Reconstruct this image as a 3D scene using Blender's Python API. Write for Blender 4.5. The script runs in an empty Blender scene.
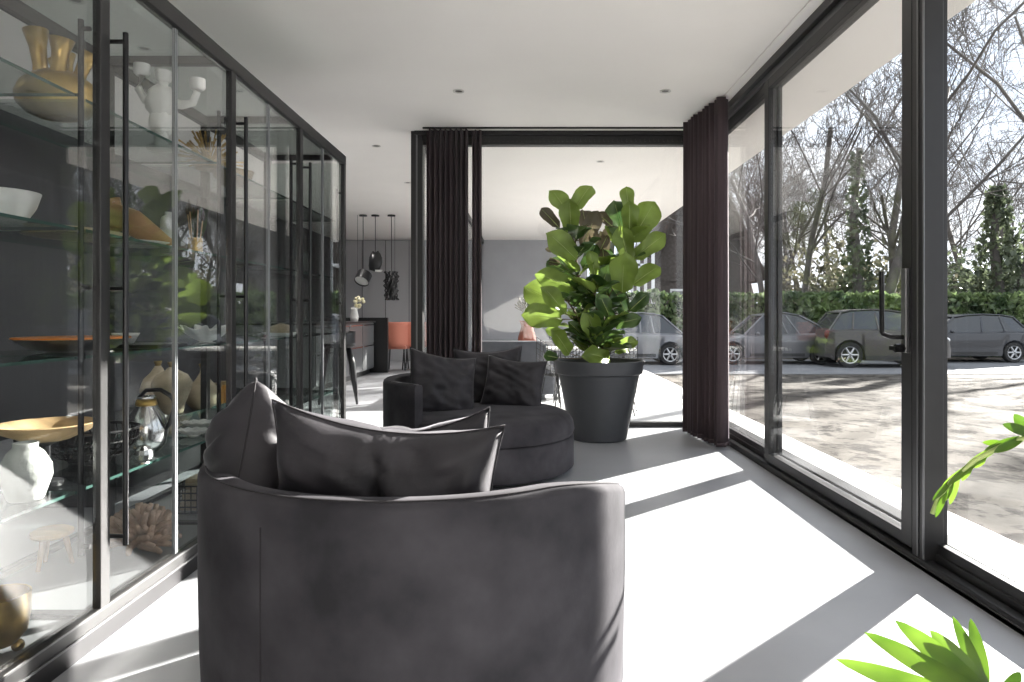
import bpy, bmesh, math, random
from math import pi, sin, cos, tan, radians as R, sqrt, atan2
from mathutils import Vector, Matrix, Euler, noise
random.seed(7)
S = bpy.context.scene
C = S.collection
# ------------------------------------------------------------------ camera
EYE = 1.1
cam_d = bpy.data.cameras.new('camera'); cam = bpy.data.objects.new('camera', cam_d); C.objects.link(cam)
cam.location = (0, 0, EYE); cam.rotation_euler = (R(90), 0, 0)
cam_d.sensor_width = 36; cam_d.lens = 36 * 700 / 1024
cam_d.shift_x = -15 / 1024; cam_d.shift_y = -26 / 1024
cam_d.clip_start = .05; cam_d.clip_end = 400
S.camera = cam
# ------------------------------------------------------------------ sky, sun, exposure
W = bpy.data.worlds.new('world'); S.world = W; W.use_nodes = True
nt = W.node_tree; bg = nt.nodes['Background']
tc = nt.nodes.new('ShaderNodeTexCoord'); mp = nt.nodes.new('ShaderNodeMapping'); mp.inputs['Scale'].default_value = (1, 1, 2.5)
nz = nt.nodes.new('ShaderNodeTexNoise'); nz.inputs['Scale'].default_value = 2.2; nz.inputs['Detail'].default_value = 5
cr = nt.nodes.new('ShaderNodeValToRGB'); cr.color_ramp.elements[0].position = .35; cr.color_ramp.elements[1].position = .65
cr.color_ramp.elements[0].color = (.74, .84, 1.0, 1); cr.color_ramp.elements[1].color = (1, 1, 1, 1)
nt.links.new(tc.outputs['Generated'], mp.inputs['Vector']); nt.links.new(mp.outputs['Vector'], nz.inputs['Vector'])
nt.links.new(nz.outputs['Fac'], cr.inputs['Fac']); nt.links.new(cr.outputs['Color'], bg.inputs['Color'])
bg.inputs['Strength'].default_value = .95
SUN_EL = R(20); FILL_W = 12
sd = bpy.data.lights.new('sun', 'SUN'); sd.energy = 24; sd.angle = R(.55); sd.color = (1, .96, .9)
sun = bpy.data.objects.new('sun', sd); C.objects.link(sun)
sdir = Vector((-1, -.93, -sqrt(1 + .93 ** 2) * tan(SUN_EL)))
sun.rotation_euler = sdir.to_track_quat('-Z', 'Y').to_euler(); sun.location = (12, 11, 8)
S.view_settings.view_transform = 'Standard'; S.view_settings.look = 'None'
S.view_settings.gamma = 1; S.view_settings.use_curve_mapping = False
S.view_settings.exposure = 0.97
cy = S.cycles
cy.max_bounces = 10; cy.diffuse_bounces = 8; cy.glossy_bounces = 5; cy.transparent_max_bounces = 40
cy.use_denoising = True; cy.sample_clamp_indirect = 6; cy.caustics_reflective = False; cy.caustics_refractive = False

# ------------------------------------------------------------------ materials
def nodes(m):
    m.use_nodes = True
    return m.node_tree, m.node_tree.nodes['Principled BSDF']
def mat(name, col, rough=.5, metal=0, var=0, scale=6, bump=0, bscale=40, sheen=0, spec=None, trans=0, coat=0, col2=None, stretch=None):
    m = bpy.data.materials.new(name); t, p = nodes(m)
    p.inputs['Base Color'].default_value = (*col, 1)
    p.inputs['Roughness'].default_value = rough; p.inputs['Metallic'].default_value = metal
    if spec is not None: p.inputs['Specular IOR Level'].default_value = spec
    if sheen: p.inputs['Sheen Weight'].default_value = sheen; p.inputs['Sheen Roughness'].default_value = .35; p.inputs['Sheen Tint'].default_value = (.8, .78, .85, 1)
    if trans: p.inputs['Transmission Weight'].default_value = trans
    if coat: p.inputs['Coat Weight'].default_value = coat
    tcn = t.nodes.new('ShaderNodeTexCoord'); mpn = t.nodes.new('ShaderNodeMapping')
    t.links.new(tcn.outputs['Object'], mpn.inputs['Vector'])
    if stretch: mpn.inputs['Scale'].default_value = stretch
    if var or col2:
        n = t.nodes.new('ShaderNodeTexNoise'); n.inputs['Scale'].default_value = scale; n.inputs['Detail'].default_value = 6
        t.links.new(mpn.outputs['Vector'], n.inputs['Vector'])
        r = t.nodes.new('ShaderNodeValToRGB'); r.color_ramp.elements[0].position = .32; r.color_ramp.elements[1].position = .68
        c2 = col2 or tuple(min(1, c * (1 + var)) for c in col)
        c1 = col if col2 else tuple(c * (1 - var) for c in col)
        r.color_ramp.elements[0].color = (*c1, 1); r.color_ramp.elements[1].color = (*c2, 1)
        t.links.new(n.outputs['Fac'], r.inputs['Fac']); t.links.new(r.outputs['Color'], p.inputs['Base Color'])
    if bump:
        n = t.nodes.new('ShaderNodeTexNoise'); n.inputs['Scale'].default_value = bscale; n.inputs['Detail'].default_value = 4
        t.links.new(mpn.outputs['Vector'], n.inputs['Vector'])
        b = t.nodes.new('ShaderNodeBump'); b.inputs['Strength'].default_value = bump; b.inputs['Distance'].default_value = .02
        t.links.new(n.outputs['Fac'], b.inputs['Height']); t.links.new(b.outputs['Normal'], p.inputs['Normal'])
    return m
def glass_mat(name, tint=(1, 1, 1), k=1.0):
    """architectural glass: transparent with a Schlick mirror share on either face"""
    m = bpy.data.materials.new(name); m.use_nodes = True; t = m.node_tree; t.nodes.clear()
    o = t.nodes.new('ShaderNodeOutputMaterial'); mix = t.nodes.new('ShaderNodeMixShader')
    tr = t.nodes.new('ShaderNodeBsdfTransparent'); tr.inputs['Color'].default_value = (*tint, 1)
    gl = t.nodes.new('ShaderNodeBsdfGlossy'); gl.inputs['Roughness'].default_value = 0
    g = t.nodes.new('ShaderNodeNewGeometry'); d = t.nodes.new('ShaderNodeVectorMath'); d.operation = 'DOT_PRODUCT'
    t.links.new(g.outputs['Incoming'], d.inputs[0]); t.links.new(g.outputs['Normal'], d.inputs[1])
    def mth(op, a, b=None):
        n = t.nodes.new('ShaderNodeMath'); n.operation = op
        for i, v in enumerate((a, b)):
            if v is None: continue
            if isinstance(v, (int, float)): n.inputs[i].default_value = v
            else: t.links.new(v, n.inputs[i])
        return n.outputs[0]
    c = mth('ABSOLUTE', d.outputs['Value']); s = mth('POWER', mth('SUBTRACT', 1.0, c), 5)
    f = mth('MULTIPLY', mth('ADD', mth('MULTIPLY', s, .96), .045), k); f = mth('MINIMUM', f, .9)
    t.links.new(f, mix.inputs['Fac']); t.links.new(tr.outputs[0], mix.inputs[1]); t.links.new(gl.outputs[0], mix.inputs[2])
    t.links.new(mix.outputs[0], o.inputs['Surface'])
    return m
def leaf_mat(name, col, col2, tr=.45, rough=.35, scale=8):
    m = bpy.data.materials.new(name); m.use_nodes = True; t = m.node_tree; p = t.nodes['Principled BSDF']; o = t.nodes['Material Output']
    p.inputs['Roughness'].default_value = rough
    tcn = t.nodes.new('ShaderNodeTexCoord'); n = t.nodes.new('ShaderNodeTexNoise'); n.inputs['Scale'].default_value = scale
    t.links.new(tcn.outputs['Object'], n.inputs['Vector'])
    r = t.nodes.new('ShaderNodeValToRGB'); r.color_ramp.elements[0].position = .38; r.color_ramp.elements[1].position = .62
    r.color_ramp.elements[0].color = (*col, 1); r.color_ramp.elements[1].color = (*col2, 1)
    t.links.new(n.outputs['Fac'], r.inputs['Fac']); t.links.new(r.outputs['Color'], p.inputs['Base Color'])
    tl = t.nodes.new('ShaderNodeBsdfTranslucent'); t.links.new(r.outputs['Color'], tl.inputs['Color'])
    mx = t.nodes.new('ShaderNodeMixShader'); mx.inputs['Fac'].default_value = tr
    t.links.new(p.outputs[0], mx.inputs[1]); t.links.new(tl.outputs[0], mx.inputs[2]); t.links.new(mx.outputs[0], o.inputs['Surface'])
    return m

M = {}
M['concrete'] = mat('concrete_floor', (.335, .34, .358), .36, var=.12, scale=1.3, bump=.03, bscale=9)
M['terrace'] = mat('terrace_concrete', (.60, .60, .60), .6, var=.06, scale=2)
M['ceiling'] = mat('plaster_ceiling', (.93, .90, .865), .8, var=.012, scale=2)
M['frame'] = mat('dark_anodised_frame', (.015, .0145, .015), .4, .1, var=.1, scale=12)
M['steel'] = mat('black_steel', (.022, .021, .023), .35, .5)
M['handle'] = mat('black_handle', (.008, .008, .009), .3, .3)
M['rail'] = mat('brushed_rail', (.16, .16, .165), .35, .7)
M['silver'] = mat('silver_metal', (.7, .7, .7), .18, 1)
M['glass'] = glass_mat('window_glass', (.985, .99, .99), .8)
M['cab_glass'] = glass_mat('cabinet_glass', (.97, .98, .98), 1.5)
M['shelf_glass'] = glass_mat('shelf_glass', (.90, .95, .93), 1.0)
M['back_glass'] = glass_mat('cabinet_back_glass', (.97, .98, .98), .25)
M['shelf_edge'] = mat('green_glass_edge', (.045, .095, .08), .15)
M['seal'] = mat('clear_seal', (.22, .23, .24), .15)
M['velvet'] = mat('charcoal_velvet', (.022, .021, .024), .9, sheen=.07, col2=(.058, .055, .061), scale=4.5, bump=.03, spec=.12, bscale=60)
M['cushion'] = mat('cushion_velvet', (.013, .012, .0145), .6, sheen=.16, col2=(.034, .031, .036), scale=5, bump=.04, spec=.3, bscale=80)
M['piping'] = mat('cushion_piping', (.022, .02, .022), .7, sheen=.1, spec=.2)
M['curtain'] = mat('aubergine_curtain', (.050, .034, .038), .9, sheen=.1, var=.2, scale=30, stretch=(1, 1, .03))
M['wall_grey'] = mat('dark_grey_wall', (.055, .057, .062), .8, var=.05, scale=2)
M['panel'] = mat('kitchen_panelling', (.42, .42, .43), .6)
M['wall_mid'] = mat('grey_render_wall', (.36, .37, .395), .85, var=.04, scale=3)
M['wall_lt'] = mat('light_wall', (.5, .49, .48), .85)
M['pot'] = mat('anthracite_pot', (.062, .065, .072), .55, var=.05, scale=10)
M['soil'] = mat('potting_soil', (.03, .022, .016), .95, bump=.8, bscale=60)
M['bark'] = mat('plant_stem', (.12, .085, .055), .8, var=.3, scale=30)
M['fig_a'] = leaf_mat('fig_leaf_green', (.16, .23, .04), (.26, .37, .08), .45, .35, 5)
M['fig_b'] = leaf_mat('fig_leaf_dark', (.035, .075, .02), (.08, .14, .035), .3, .3, 6)
M['fig_c'] = leaf_mat('fig_leaf_bronze', (.085, .075, .045), (.12, .10, .06), .25, .4, 6)
M['phil'] = leaf_mat('philodendron_leaf', (.055, .12, .008), (.12, .21, .02), .5, .35, 9)
M['rib'] = mat('leaf_rib', (.34, .42, .14), .5)
M['gold'] = mat('aged_brass', (.50, .34, .12), .32, .85, var=.35, scale=9, bump=.3, bscale=18)
M['gold_dark'] = mat('dark_brass', (.28, .2, .08), .4, .8, var=.3, scale=10)
M['white'] = mat('white_porcelain', (.78, .77, .74), .3)
M['tex_white'] = mat('textured_white_ceramic', (.52, .53, .50), .6, bump=.12, bscale=60)
M['cream'] = mat('cream_ceramic', (.52, .43, .30), .55, var=.12, scale=9)
M['orange'] = mat('orange_glaze', (.75, .24, .03), .3, var=.15, scale=9)
M['black'] = mat('black_lacquer', (.015, .015, .016), .3)
M['wood'] = mat('pale_turned_wood', (.55, .38, .20), .5, var=.18, scale=5, stretch=(1, 6, 1))
M['tan'] = mat('brown_carved_wood', (.33, .19, .09), .5, var=.3, scale=9)
M['coral'] = mat('dried_coral', (.45, .32, .24), .8, var=.3, scale=18, bump=.4, bscale=50)
M['honey'] = mat('honey', (.65, .30, .03), .15)
M['jarglass'] = glass_mat('jar_glass', (.95, .97, .96), 1.3)
M['petal'] = mat('pale_yellow_petals', (.75, .66, .32), .6, col2=(.8, .78, .7), scale=14)
M['fern'] = leaf_mat('dark_leaf', (.02, .06, .015), (.04, .1, .02), .3)
M['bristle'] = mat('brush_bristle', (.05, .04, .03), .8)
M['counter'] = mat('kitchen_front', (.20, .205, .21), .3, .2)
M['pink'] = mat('coral_velvet', (.62, .22, .15), .7, sheen=.5)
M['lampin'] = mat('white_lamp_inside', (.8, .8, .78), .5)
M['wire'] = mat('black_wire', (.015, .015, .015), .45, .4)
M['sofa_out'] = mat('grey_outdoor_fabric', (.10, .105, .12), .85, var=.1, scale=9)
M['spot'] = mat('downlight_trim', (.62, .60, .57), .4)
M['spotin'] = mat('downlight_recess', (.10, .09, .08), .5)
M['road'] = mat('asphalt', (.20, .205, .215), .8, spec=.1, var=.12, scale=2)
M['hedge'] = leaf_mat('laurel_leaf', (.055, .095, .04), (.20, .27, .11), .35, .3, 1.5)
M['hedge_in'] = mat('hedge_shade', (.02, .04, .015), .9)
M['ivy'] = leaf_mat('ivy_leaf', (.055, .075, .045), (.13, .155, .09), .3, .4, 1.2)
M['brush'] = leaf_mat('dry_brush', (.10, .10, .07), (.18, .17, .12), .3, .6, 1)
M['trunk'] = mat('tree_bark', (.10, .09, .082), .9, var=.25, scale=3)
M['thatch'] = mat('thatch', (.085, .070, .060), .95, var=.25, scale=7, stretch=(6, 1, 1))
M['brick'] = mat('house_wall', (.10, .085, .075), .9, var=.2, scale=8)
M['paint_w'] = mat('white_paint', (.8, .8, .8), .5)
M['tyre'] = mat('tyre', (.02, .02, .02), .8)
M['rim'] = mat('alloy_rim', (.5, .5, .5), .3, .8)
M['carglass'] = mat('car_glass', (.03, .035, .04), .06, coat=.5)
M['tail'] = mat('red_tail_light', (.12, .015, .012), .2)
M['lens'] = mat('clear_headlamp', (.75, .75, .75), .15)
M['trimblack'] = mat('black_plastic', (.03, .03, .03), .6)
M['rusty'] = mat('terracotta', (.25, .07, .04), .7)
# sandy ground with dark leaf litter
m = M['gravel'] = mat('sandy_ground', (.112, .102, .09), .95, var=.12, scale=1.2, bump=.35, bscale=7, spec=.05)
t = m.node_tree; p = t.nodes['Principled BSDF']; old = p.inputs['Base Color'].links[0].from_socket
tcn = t.nodes.new('ShaderNodeTexCoord'); n1 = t.nodes.new('ShaderNodeTexNoise'); n1.inputs['Scale'].default_value = 3.6; n1.inputs['Detail'].default_value = 9; n1.inputs['Roughness'].default_value = .72
mpn = t.nodes.new('ShaderNodeMapping'); mpn.inputs['Scale'].default_value = (1, 1, 1)
t.links.new(tcn.outputs['Object'], mpn.inputs['Vector']); t.links.new(mpn.outputs['Vector'], n1.inputs['Vector'])
rr = t.nodes.new('ShaderNodeValToRGB'); rr.color_ramp.elements[0].position = .50; rr.color_ramp.elements[1].position = .58
rr.color_ramp.elements[0].color = (0, 0, 0, 1); rr.color_ramp.elements[1].color = (1, 1, 1, 1)
mx = t.nodes.new('ShaderNodeMixRGB'); mx.inputs['Color2'].default_value = (.028, .024, .021, 1)
t.links.new(n1.outputs['Fac'], rr.inputs['Fac']); t.links.new(rr.outputs['Color'], mx.inputs['Fac']); t.links.new(old, mx.inputs['Color1'])
t.links.new(mx.outputs['Color'], p.inputs['Base Color'])

# ------------------------------------------------------------------ geometry helpers
class MB:
    def __init__(s): s.v = []; s.f = []; s.mi = []; s.cur = 0
    def add(s, vs, fs):
        o = len(s.v); s.v += [tuple(v) for v in vs]
        s.f += [tuple(i + o for i in f) for f in fs]; s.mi += [s.cur] * len(fs); return s
    def box(s, x0, x1, y0, y1, z0, z1, bev=0):
        if bev <= 0:
            v = [(x, y, z) for z in (z0, z1) for y in (y0, y1) for x in (x0, x1)]
            return s.add(v, [(0, 2, 3, 1), (4, 5, 7, 6), (0, 1, 5, 4), (2, 6, 7, 3), (0, 4, 6, 2), (1, 3, 7, 5)])
        bm = bmesh.new(); bmesh.ops.create_cube(bm, size=1)
        for v in bm.verts: v.co = Vector(((x0 + x1) / 2 + v.co.x * (x1 - x0), (y0 + y1) / 2 + v.co.y * (y1 - y0), (z0 + z1) / 2 + v.co.z * (z1 - z0)))
        bmesh.ops.bevel(bm, geom=bm.edges[:], offset=bev, segments=2, affect='EDGES', profile=.6)
        bm.verts.index_update(); s.add([v.co for v in bm.verts], [[v.index for v in f.verts] for f in bm.faces]); bm.free(); return s
    def lathe(s, prof, c=(0, 0, 0), n=28, a0=0, a1=2 * pi, sx=1, sy=1):
        full = abs(a1 - a0 - 2 * pi) < 1e-6; k = n if full else n + 1
        vs = [(c[0] + r * cos(a0 + (a1 - a0) * i / n) * sx, c[1] + r * sin(a0 + (a1 - a0) * i / n) * sy, c[2] + z) for (r, z) in prof for i in range(k)]
        fs = []
        for j in range(len(prof) - 1):
            for i in range(n):
                i2 = (i + 1) % k
                fs.append((j * k + i, j * k + i2, (j + 1) * k + i2, (j + 1) * k + i))
        return s.add(vs, fs)
    def tube(s, pts, r, n=8, cap=True):
        pts = [Vector(p) for p in pts]; rs = r if isinstance(r, (list, tuple)) else [r] * len(pts)
        vs = []; up = None
        for i, p in enumerate(pts):
            d = (pts[min(i + 1, len(pts) - 1)] - pts[max(i - 1, 0)])
            if d.length < 1e-9: d = Vector((0, 0, 1))
            d.normalize()
            if up is None: up = Vector((0, 0, 1)) if abs(d.z) < .9 else Vector((1, 0, 0))
            a = d.cross(up)
            if a.length < 1e-4: a = d.orthogonal()
            a.normalize(); b = d.cross(a).normalized(); up = a.cross(d).normalized() if False else up
            vs += [p + a * (rs[i] * cos(2 * pi * k / n)) + b * (rs[i] * sin(2 * pi * k / n)) for k in range(n)]
        fs = [(i * n + k, i * n + (k + 1) % n, (i + 1) * n + (k + 1) % n, (i + 1) * n + k) for i in range(len(pts) - 1) for k in range(n)]
        if cap: fs += [tuple(range(n))[::-1], tuple((len(pts) - 1) * n + k for k in range(n))]
        return s.add(vs, fs)
    def grid(s, fn, nu, nv):
        vs = [fn(i / nu, j / nv) for j in range(nv + 1) for i in range(nu + 1)]
        return s.add(vs, [(j * (nu + 1) + i, j * (nu + 1) + i + 1, (j + 1) * (nu + 1) + i + 1, (j + 1) * (nu + 1) + i) for j in range(nv) for i in range(nu)])
    def ball(s, c, r, n=16, sq=(1, 1, 1), disp=0, seed=0):
        vs = []; m_ = n // 2
        for j in range(m_ + 1):
            for i in range(n):
                th = pi * j / m_; ph = 2 * pi * i / n
                d = Vector((sin(th) * cos(ph), sin(th) * sin(ph), cos(th)))
                k = 1 + (disp * noise.noise(d * 2.5 + Vector((seed, 0, 0))) if disp else 0)
                vs.append((c[0] + d.x * r * sq[0] * k, c[1] + d.y * r * sq[1] * k, c[2] + d.z * r * sq[2] * k))
        return s.add(vs, [(j * n + i, j * n + (i + 1) % n, (j + 1) * n + (i + 1) % n, (j + 1) * n + i)[::-1] for j in range(m_) for i in range(n)])
ORIG = {}
def build(name, mb, mats, parent=None, smooth=False, origin=None, kind=None, label=None, cat=None, group=None, bevel=0, solid=0, subsurf=0):
    """world-coordinate mesh; its origin is its thing's base"""
    org = Vector(origin) if origin is not None else (ORIG[parent.name] if parent else Vector((0, 0, 0)))
    me = bpy.data.meshes.new(name); me.from_pydata([Vector(v) - org for v in mb.v], [], mb.f)
    ml = mats if isinstance(mats, (list, tuple)) else [mats]
    for q in ml: me.materials.append(q if not isinstance(q, str) else M[q])
    if len(ml) > 1:
        for i, pl in enumerate(me.polygons): pl.material_index = mb.mi[i]
    bm = bmesh.new(); bm.from_mesh(me); bmesh.ops.remove_doubles(bm, verts=bm.verts[:], dist=1e-5); bm.to_mesh(me); bm.free()
    if smooth:
        me.polygons.foreach_set('use_smooth', [True] * len(me.polygons))
        if smooth is not True: me.set_sharp_from_angle(angle=R(smooth))
    o = bpy.data.objects.new(name, me); C.objects.link(o); ORIG[o.name] = org
    if parent: o.parent = parent
    else: o.location = org
    if solid: md = o.modifiers.new('s', 'SOLIDIFY'); md.thickness = solid; md.offset = 0
    if bevel: md = o.modifiers.new('b', 'BEVEL'); md.width = bevel; md.segments = 2; md.limit_method = 'ANGLE'
    if subsurf: md = o.modifiers.new('ss', 'SUBSURF'); md.levels = md.render_levels = subsurf
    for k, v in (('kind', kind), ('label', label), ('category', cat), ('group', group)):
        if v: o[k] = v
    return o
def thing(name, label, cat, loc, group=None):
    o = bpy.data.objects.new(name, None); C.objects.link(o); o.location = loc; ORIG[o.name] = Vector(loc)
    o['label'] = label; o['category'] = cat
    if group: o['group'] = group
    return o
def copy_tree(o, parent=None):
    c = o.copy(); C.objects.link(c); c.parent = parent
    ORIG[c.name] = ORIG.get(o.name, Vector((0, 0, 0)))
    for ch in list(o.children): copy_tree(ch, c)
    return c
def st(name, mb, m, **k): return build(name, mb, m, kind='structure', **k)

CX = -1.415          # cabinet front plane
BY = 6.9             # rear glass wall
FY = 16.8            # far wall
# ------------------------------------------------------------------ ground, road, floors
mb = MB()
def gz(x, y):
    d = max(0, x - 2.47) if y < FY else 3
    k = min(1, max(0, (d - .1) / 6 + max(0, y - 12) / 8)); k = k * k * (3 - 2 * k)
    z = -.14 - .21 * k
    return z + (.03 * noise.noise(Vector((x * 1.1, y * 1.1, 0))) if y < 15.5 else 0)
mb.grid(lambda u, v: (2.40 + (u ** 1.6) * 60, -6 + v * 22.0, gz(2.40 + (u ** 1.6) * 60, -6 + v * 22.0)), 90, 110)
st('ground', mb, 'gravel', smooth=True)
st('ground', MB().box(-60, 90, 22.6, 140, -.8, -.36), 'gravel')
st('ground', MB().box(-60, 2.39, 17.3, 22.6, -.8, -.37), 'gravel')
st('ground', MB().box(2.39, 90, 15.9, 17.3, -.8, -.36), 'gravel')
st('road', MB().box(-60, 90, 17.2, 22.7, -.8, -.345), 'road')
st('floor', MB().box(-4.6, 1.92, -2.2, BY + .05, -.3, 0), 'concrete')
st('floor', MB().box(-4.6, -1.05, BY + .05, FY, -.3, 0), 'concrete')
st('terrace', MB().box(1.92, 2.47, -6, BY + .05, -.3, -.05), 'terrace')
st('terrace', MB().box(-1.05, 2.47, BY + .05, 17.3, -.3, -.05), 'terrace')
# ceiling, roof
st('ceiling', MB().box(-4.6, 1.615, -2.2, BY, 2.9, 3.0), 'ceiling')
st('ceiling', MB().box(1.622, 2.57, -6, BY, 2.9, 3.0), 'ceiling')
st('ceiling', MB().box(-4.6, 2.57, BY, 17.3, 2.9, 3.0), 'ceiling')
st('roof', MB().box(-4.8, 2.585, -6, 17.3, 3.0, 3.35), 'frame')
# walls
st('wall_left', MB().box(-4.8, -4.6, -2.2, FY, -.3, 2.9), 'wall_grey')
st('wall_rear', MB().box(-4.8, 1.92, -2.4, -2.2, -.3, 2.9), 'wall_lt')
mb = MB().box(-4.8, 1.45, FY, FY + .3, -.3, 2.9)
st('wall_far', mb, 'wall_mid')
mb = MB().box(-4.55, -1.15, FY - .08, FY - .002, .0, 2.88)
st('wall_panelling', mb, 'panel')
mb = MB()
for i in range(7): mb.box(-4.5 + i * .56, -4.49 + i * .56, FY - .09, FY - .08, 0, 2.88)
st('trim_1', mb, 'steel')

# ------------------------------------------------------------------ right glass wall (structure)
GX = 1.80
def pane(n, x0, x1, y0, y1, z0, z1, g='glass', parent=None):
    return st(n, MB().box(x0, x1, y0, y1, z0, z1), g, parent=parent)
# sill: stepped track
mb = MB(); mb.box(1.70, 1.745, -2.2, BY, 0, .045); mb.box(1.755, 1.775, -2.2, BY, 0, .075); mb.box(1.83, 1.92, -2.2, BY, -.05, .10)
mb.box(1.70, 1.92, -2.2, BY, 0, .02)
st('trim_2', mb, 'frame', bevel=.004)
mb = MB(); mb.box(1.782, 1.796, -2.2, BY, 0.02, .05); mb.box(1.748, 1.752, -2.2, BY, 0.02, .03)
st('trim_3', mb, 'rail')
# head
mb = MB(); mb.box(1.70, 1.92, -2.2, BY, 2.84, 2.9); mb.box(1.76, 1.84, -2.2, BY, 2.74, 2.84)
st('trim_4', mb, 'frame', bevel=.004)
st('trim_5', MB().box(1.735, 1.757, -2.2, BY, 2.80, 2.84), 'rail')
def leaf(name, xin, xout, y0, y1, w=.07, z0=.06, z1=2.78):
    fr = MB(); fr.box(xin, xout, y0, y0 + w, z0, z1); fr.box(xin, xout, y1 - w, y1, z0, z1)
    fr.box(xin, xout, y0 + w, y1 - w, z0, z0 + .055); fr.box(xin, xout, y0 + w, y1 - w, z1 - .07, z1)
    r = st(name, fr, 'frame', bevel=.004)
    xm = (xin + xout) / 2
    ORIG[r.name] = Vector((0, 0, 0))
    st(name.split('_')[0] + '_pane', MB().box(xm - .012, xm + .012, y0 + w, y1 - w, z0 + .055, z1 - .07), 'glass', parent=r)
    return r
leaf('window_1', 1.765, 1.80, 5.10, BY - .1)          # fixed light by the curtain
d1 = leaf('door_1', 1.715, 1.775, 3.12, 5.06, .085)    # sliding leaf
leaf('window_2', 1.765, 1.80, 0.95, 3.10)
leaf('window_3', 1.765, 1.80, -2.15, .85)
mb = MB(); mb.box(1.778, 1.81, 4.96, 5.17, 0, 2.86); mb.box(1.778, 1.81, 3.01, 3.24, 0, 2.86); mb.box(1.778, 1.81, .8, 1.0, 0, 2.86); mb.box(1.7, 1.92, BY - .1, BY + .06, 0, 2.9)
mb.box(1.705, 1.79, 3.005, 3.10, .03, 2.82)
st('trim_6', mb, 'frame', bevel=.004)
mb = MB(); mb.box(1.700, 1.703, 3.045, 3.055, .05, 2.8); mb.box(1.700, 1.7045, 3.0, 3.012, .05, 2.8)
st('trim_7', mb, 'rail')
# handle of the sliding door
hb = MB()
hb.box(1.695, 1.715, 3.135, 3.175, .93, 1.31, .004)
handle = build('handle_plate', hb, 'rail', d1)
hb = MB(); hb.tube([(1.70, 3.155, 1.0), (1.655, 3.155, 1.0), (1.648, 3.165, 1.0), (1.645, 3.225, 1.01), (1.64, 3.235, 1.02), (1.64, 3.237, 1.30)], .011, 10)
build('handle', hb, 'handle', d1, smooth=40)
hb = MB(); hb.tube([(1.70, 3.155, .95), (1.66, 3.155, .95)], .02, 12); hb.box(1.655, 1.67, 3.145, 3.20, .94, .96)
build('lock_knob', hb, 'handle', d1)
# rear glass wall with head beam
mb = MB(); mb.box(-1.1, 1.70, BY - .03, BY + .06, 2.77, 2.88); mb.box(-1.1, 1.70, BY - .07, BY - .03, 2.86, 2.9)
for i in range(60): mb.box(-1.05 + i * .045, -1.035 + i * .045, BY - .035, BY - .03, 2.80, 2.83)
st('trim_8', mb, 'frame')
mb = MB(); mb.box(-1.05, 1.70, BY - .02, BY + .06, 0, .045)
st('trim_9', mb, 'frame', bevel=.004)
st('window_4', MB().box(-1.02, 1.70, BY + .01, BY + .034, .045, 2.77), 'glass')
mb = MB(); mb.box(-1.135, -1.02, BY - .06, BY + .08, 0, 2.9); st('trim_10', mb, 'frame', bevel=.005)
st('trim_11', MB().box(-1.085, -1.07, BY - .066, BY - .06, 0, 2.9), 'rail')
# glass between kitchen and terrace
mb = MB()
mb.box(-1.09, -1.03, BY + .08, FY, 2.80, 2.9); mb.box(-1.09, -1.03, BY + .08, FY, 0, .05)
for y in (9.4, 11.9, 14.4): mb.box(-1.09, -1.03, y, y + .07, .05, 2.8)
st('trim_12', mb, 'frame')
st('window_5', MB().box(-1.07, -1.05, BY + .08, FY, .05, 2.8), 'glass')

# downlights
for i, (x, y, z) in enumerate([(-.55, 5.62, 2.9), (1.11, 5.62, 2.9), (-1.6, 7.44, 2.9), (-1.62, 9.5, 2.9), (.86, 8.2, 2.9), (-2.58, 4.72, 2.9), (-2.58, 4.0, 2.9)]):
    lab = ['round recessed downlight in the ceiling left of centre, before the brown curtain', 'round recessed downlight in the ceiling above the potted fig', 'round recessed downlight over the passage to the kitchen, nearer one',
           'round recessed downlight over the passage to the kitchen, farther one', 'round recessed downlight in the soffit outside above the fig plant', 'recessed downlight behind the glass cabinet, farther one', 'recessed downlight behind the glass cabinet, nearer one'][i]
    d = thing('ceiling_downlight', lab, 'light', (x, y, z), 'recessed downlights')
    build('trim_ring', MB().lathe([(.030, .0), (.044, 0), (.046, -.006), (.030, -.004), (.030, 0)], (x, y, z - .001), 24), 'spot', d, smooth=40)
    build('recess', MB().lathe([(.0, -.0015), (.030, -.0015)], (x, y, z), 24), 'spotin', d)

# fill spots added to brighten the room, many away from any modelled downlight
def fill_spot(x, y, z=2.885, e=FILL_W):
    if x < -1.5: e *= 2.5 if y < 7 else 6
    d = bpy.data.lights.new('fill_spot_lamp', 'SPOT'); d.energy = e; d.spot_size = R(150); d.spot_blend = 1; d.shadow_soft_size = .12; d.color = (1, .97, .93)
    o = bpy.data.objects.new('fill_spot_lamp', d); C.objects.link(o); o.location = (x, y, z)
for x, y in [(-.55, 5.62), (1.11, 5.62), (-.55, 2.9), (1.11, 2.9), (-.55, .3), (1.11, .3), (-1.6, 7.44), (-1.62, 9.5), (-2.58, 4.72), (-3.6, 2.2), (-3.4, .0), (-3.6, 6.6), (-3.2, 9.5), (-3.2, 12.0), (-2.4, 14.5)]: fill_spot(x, y)
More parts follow.
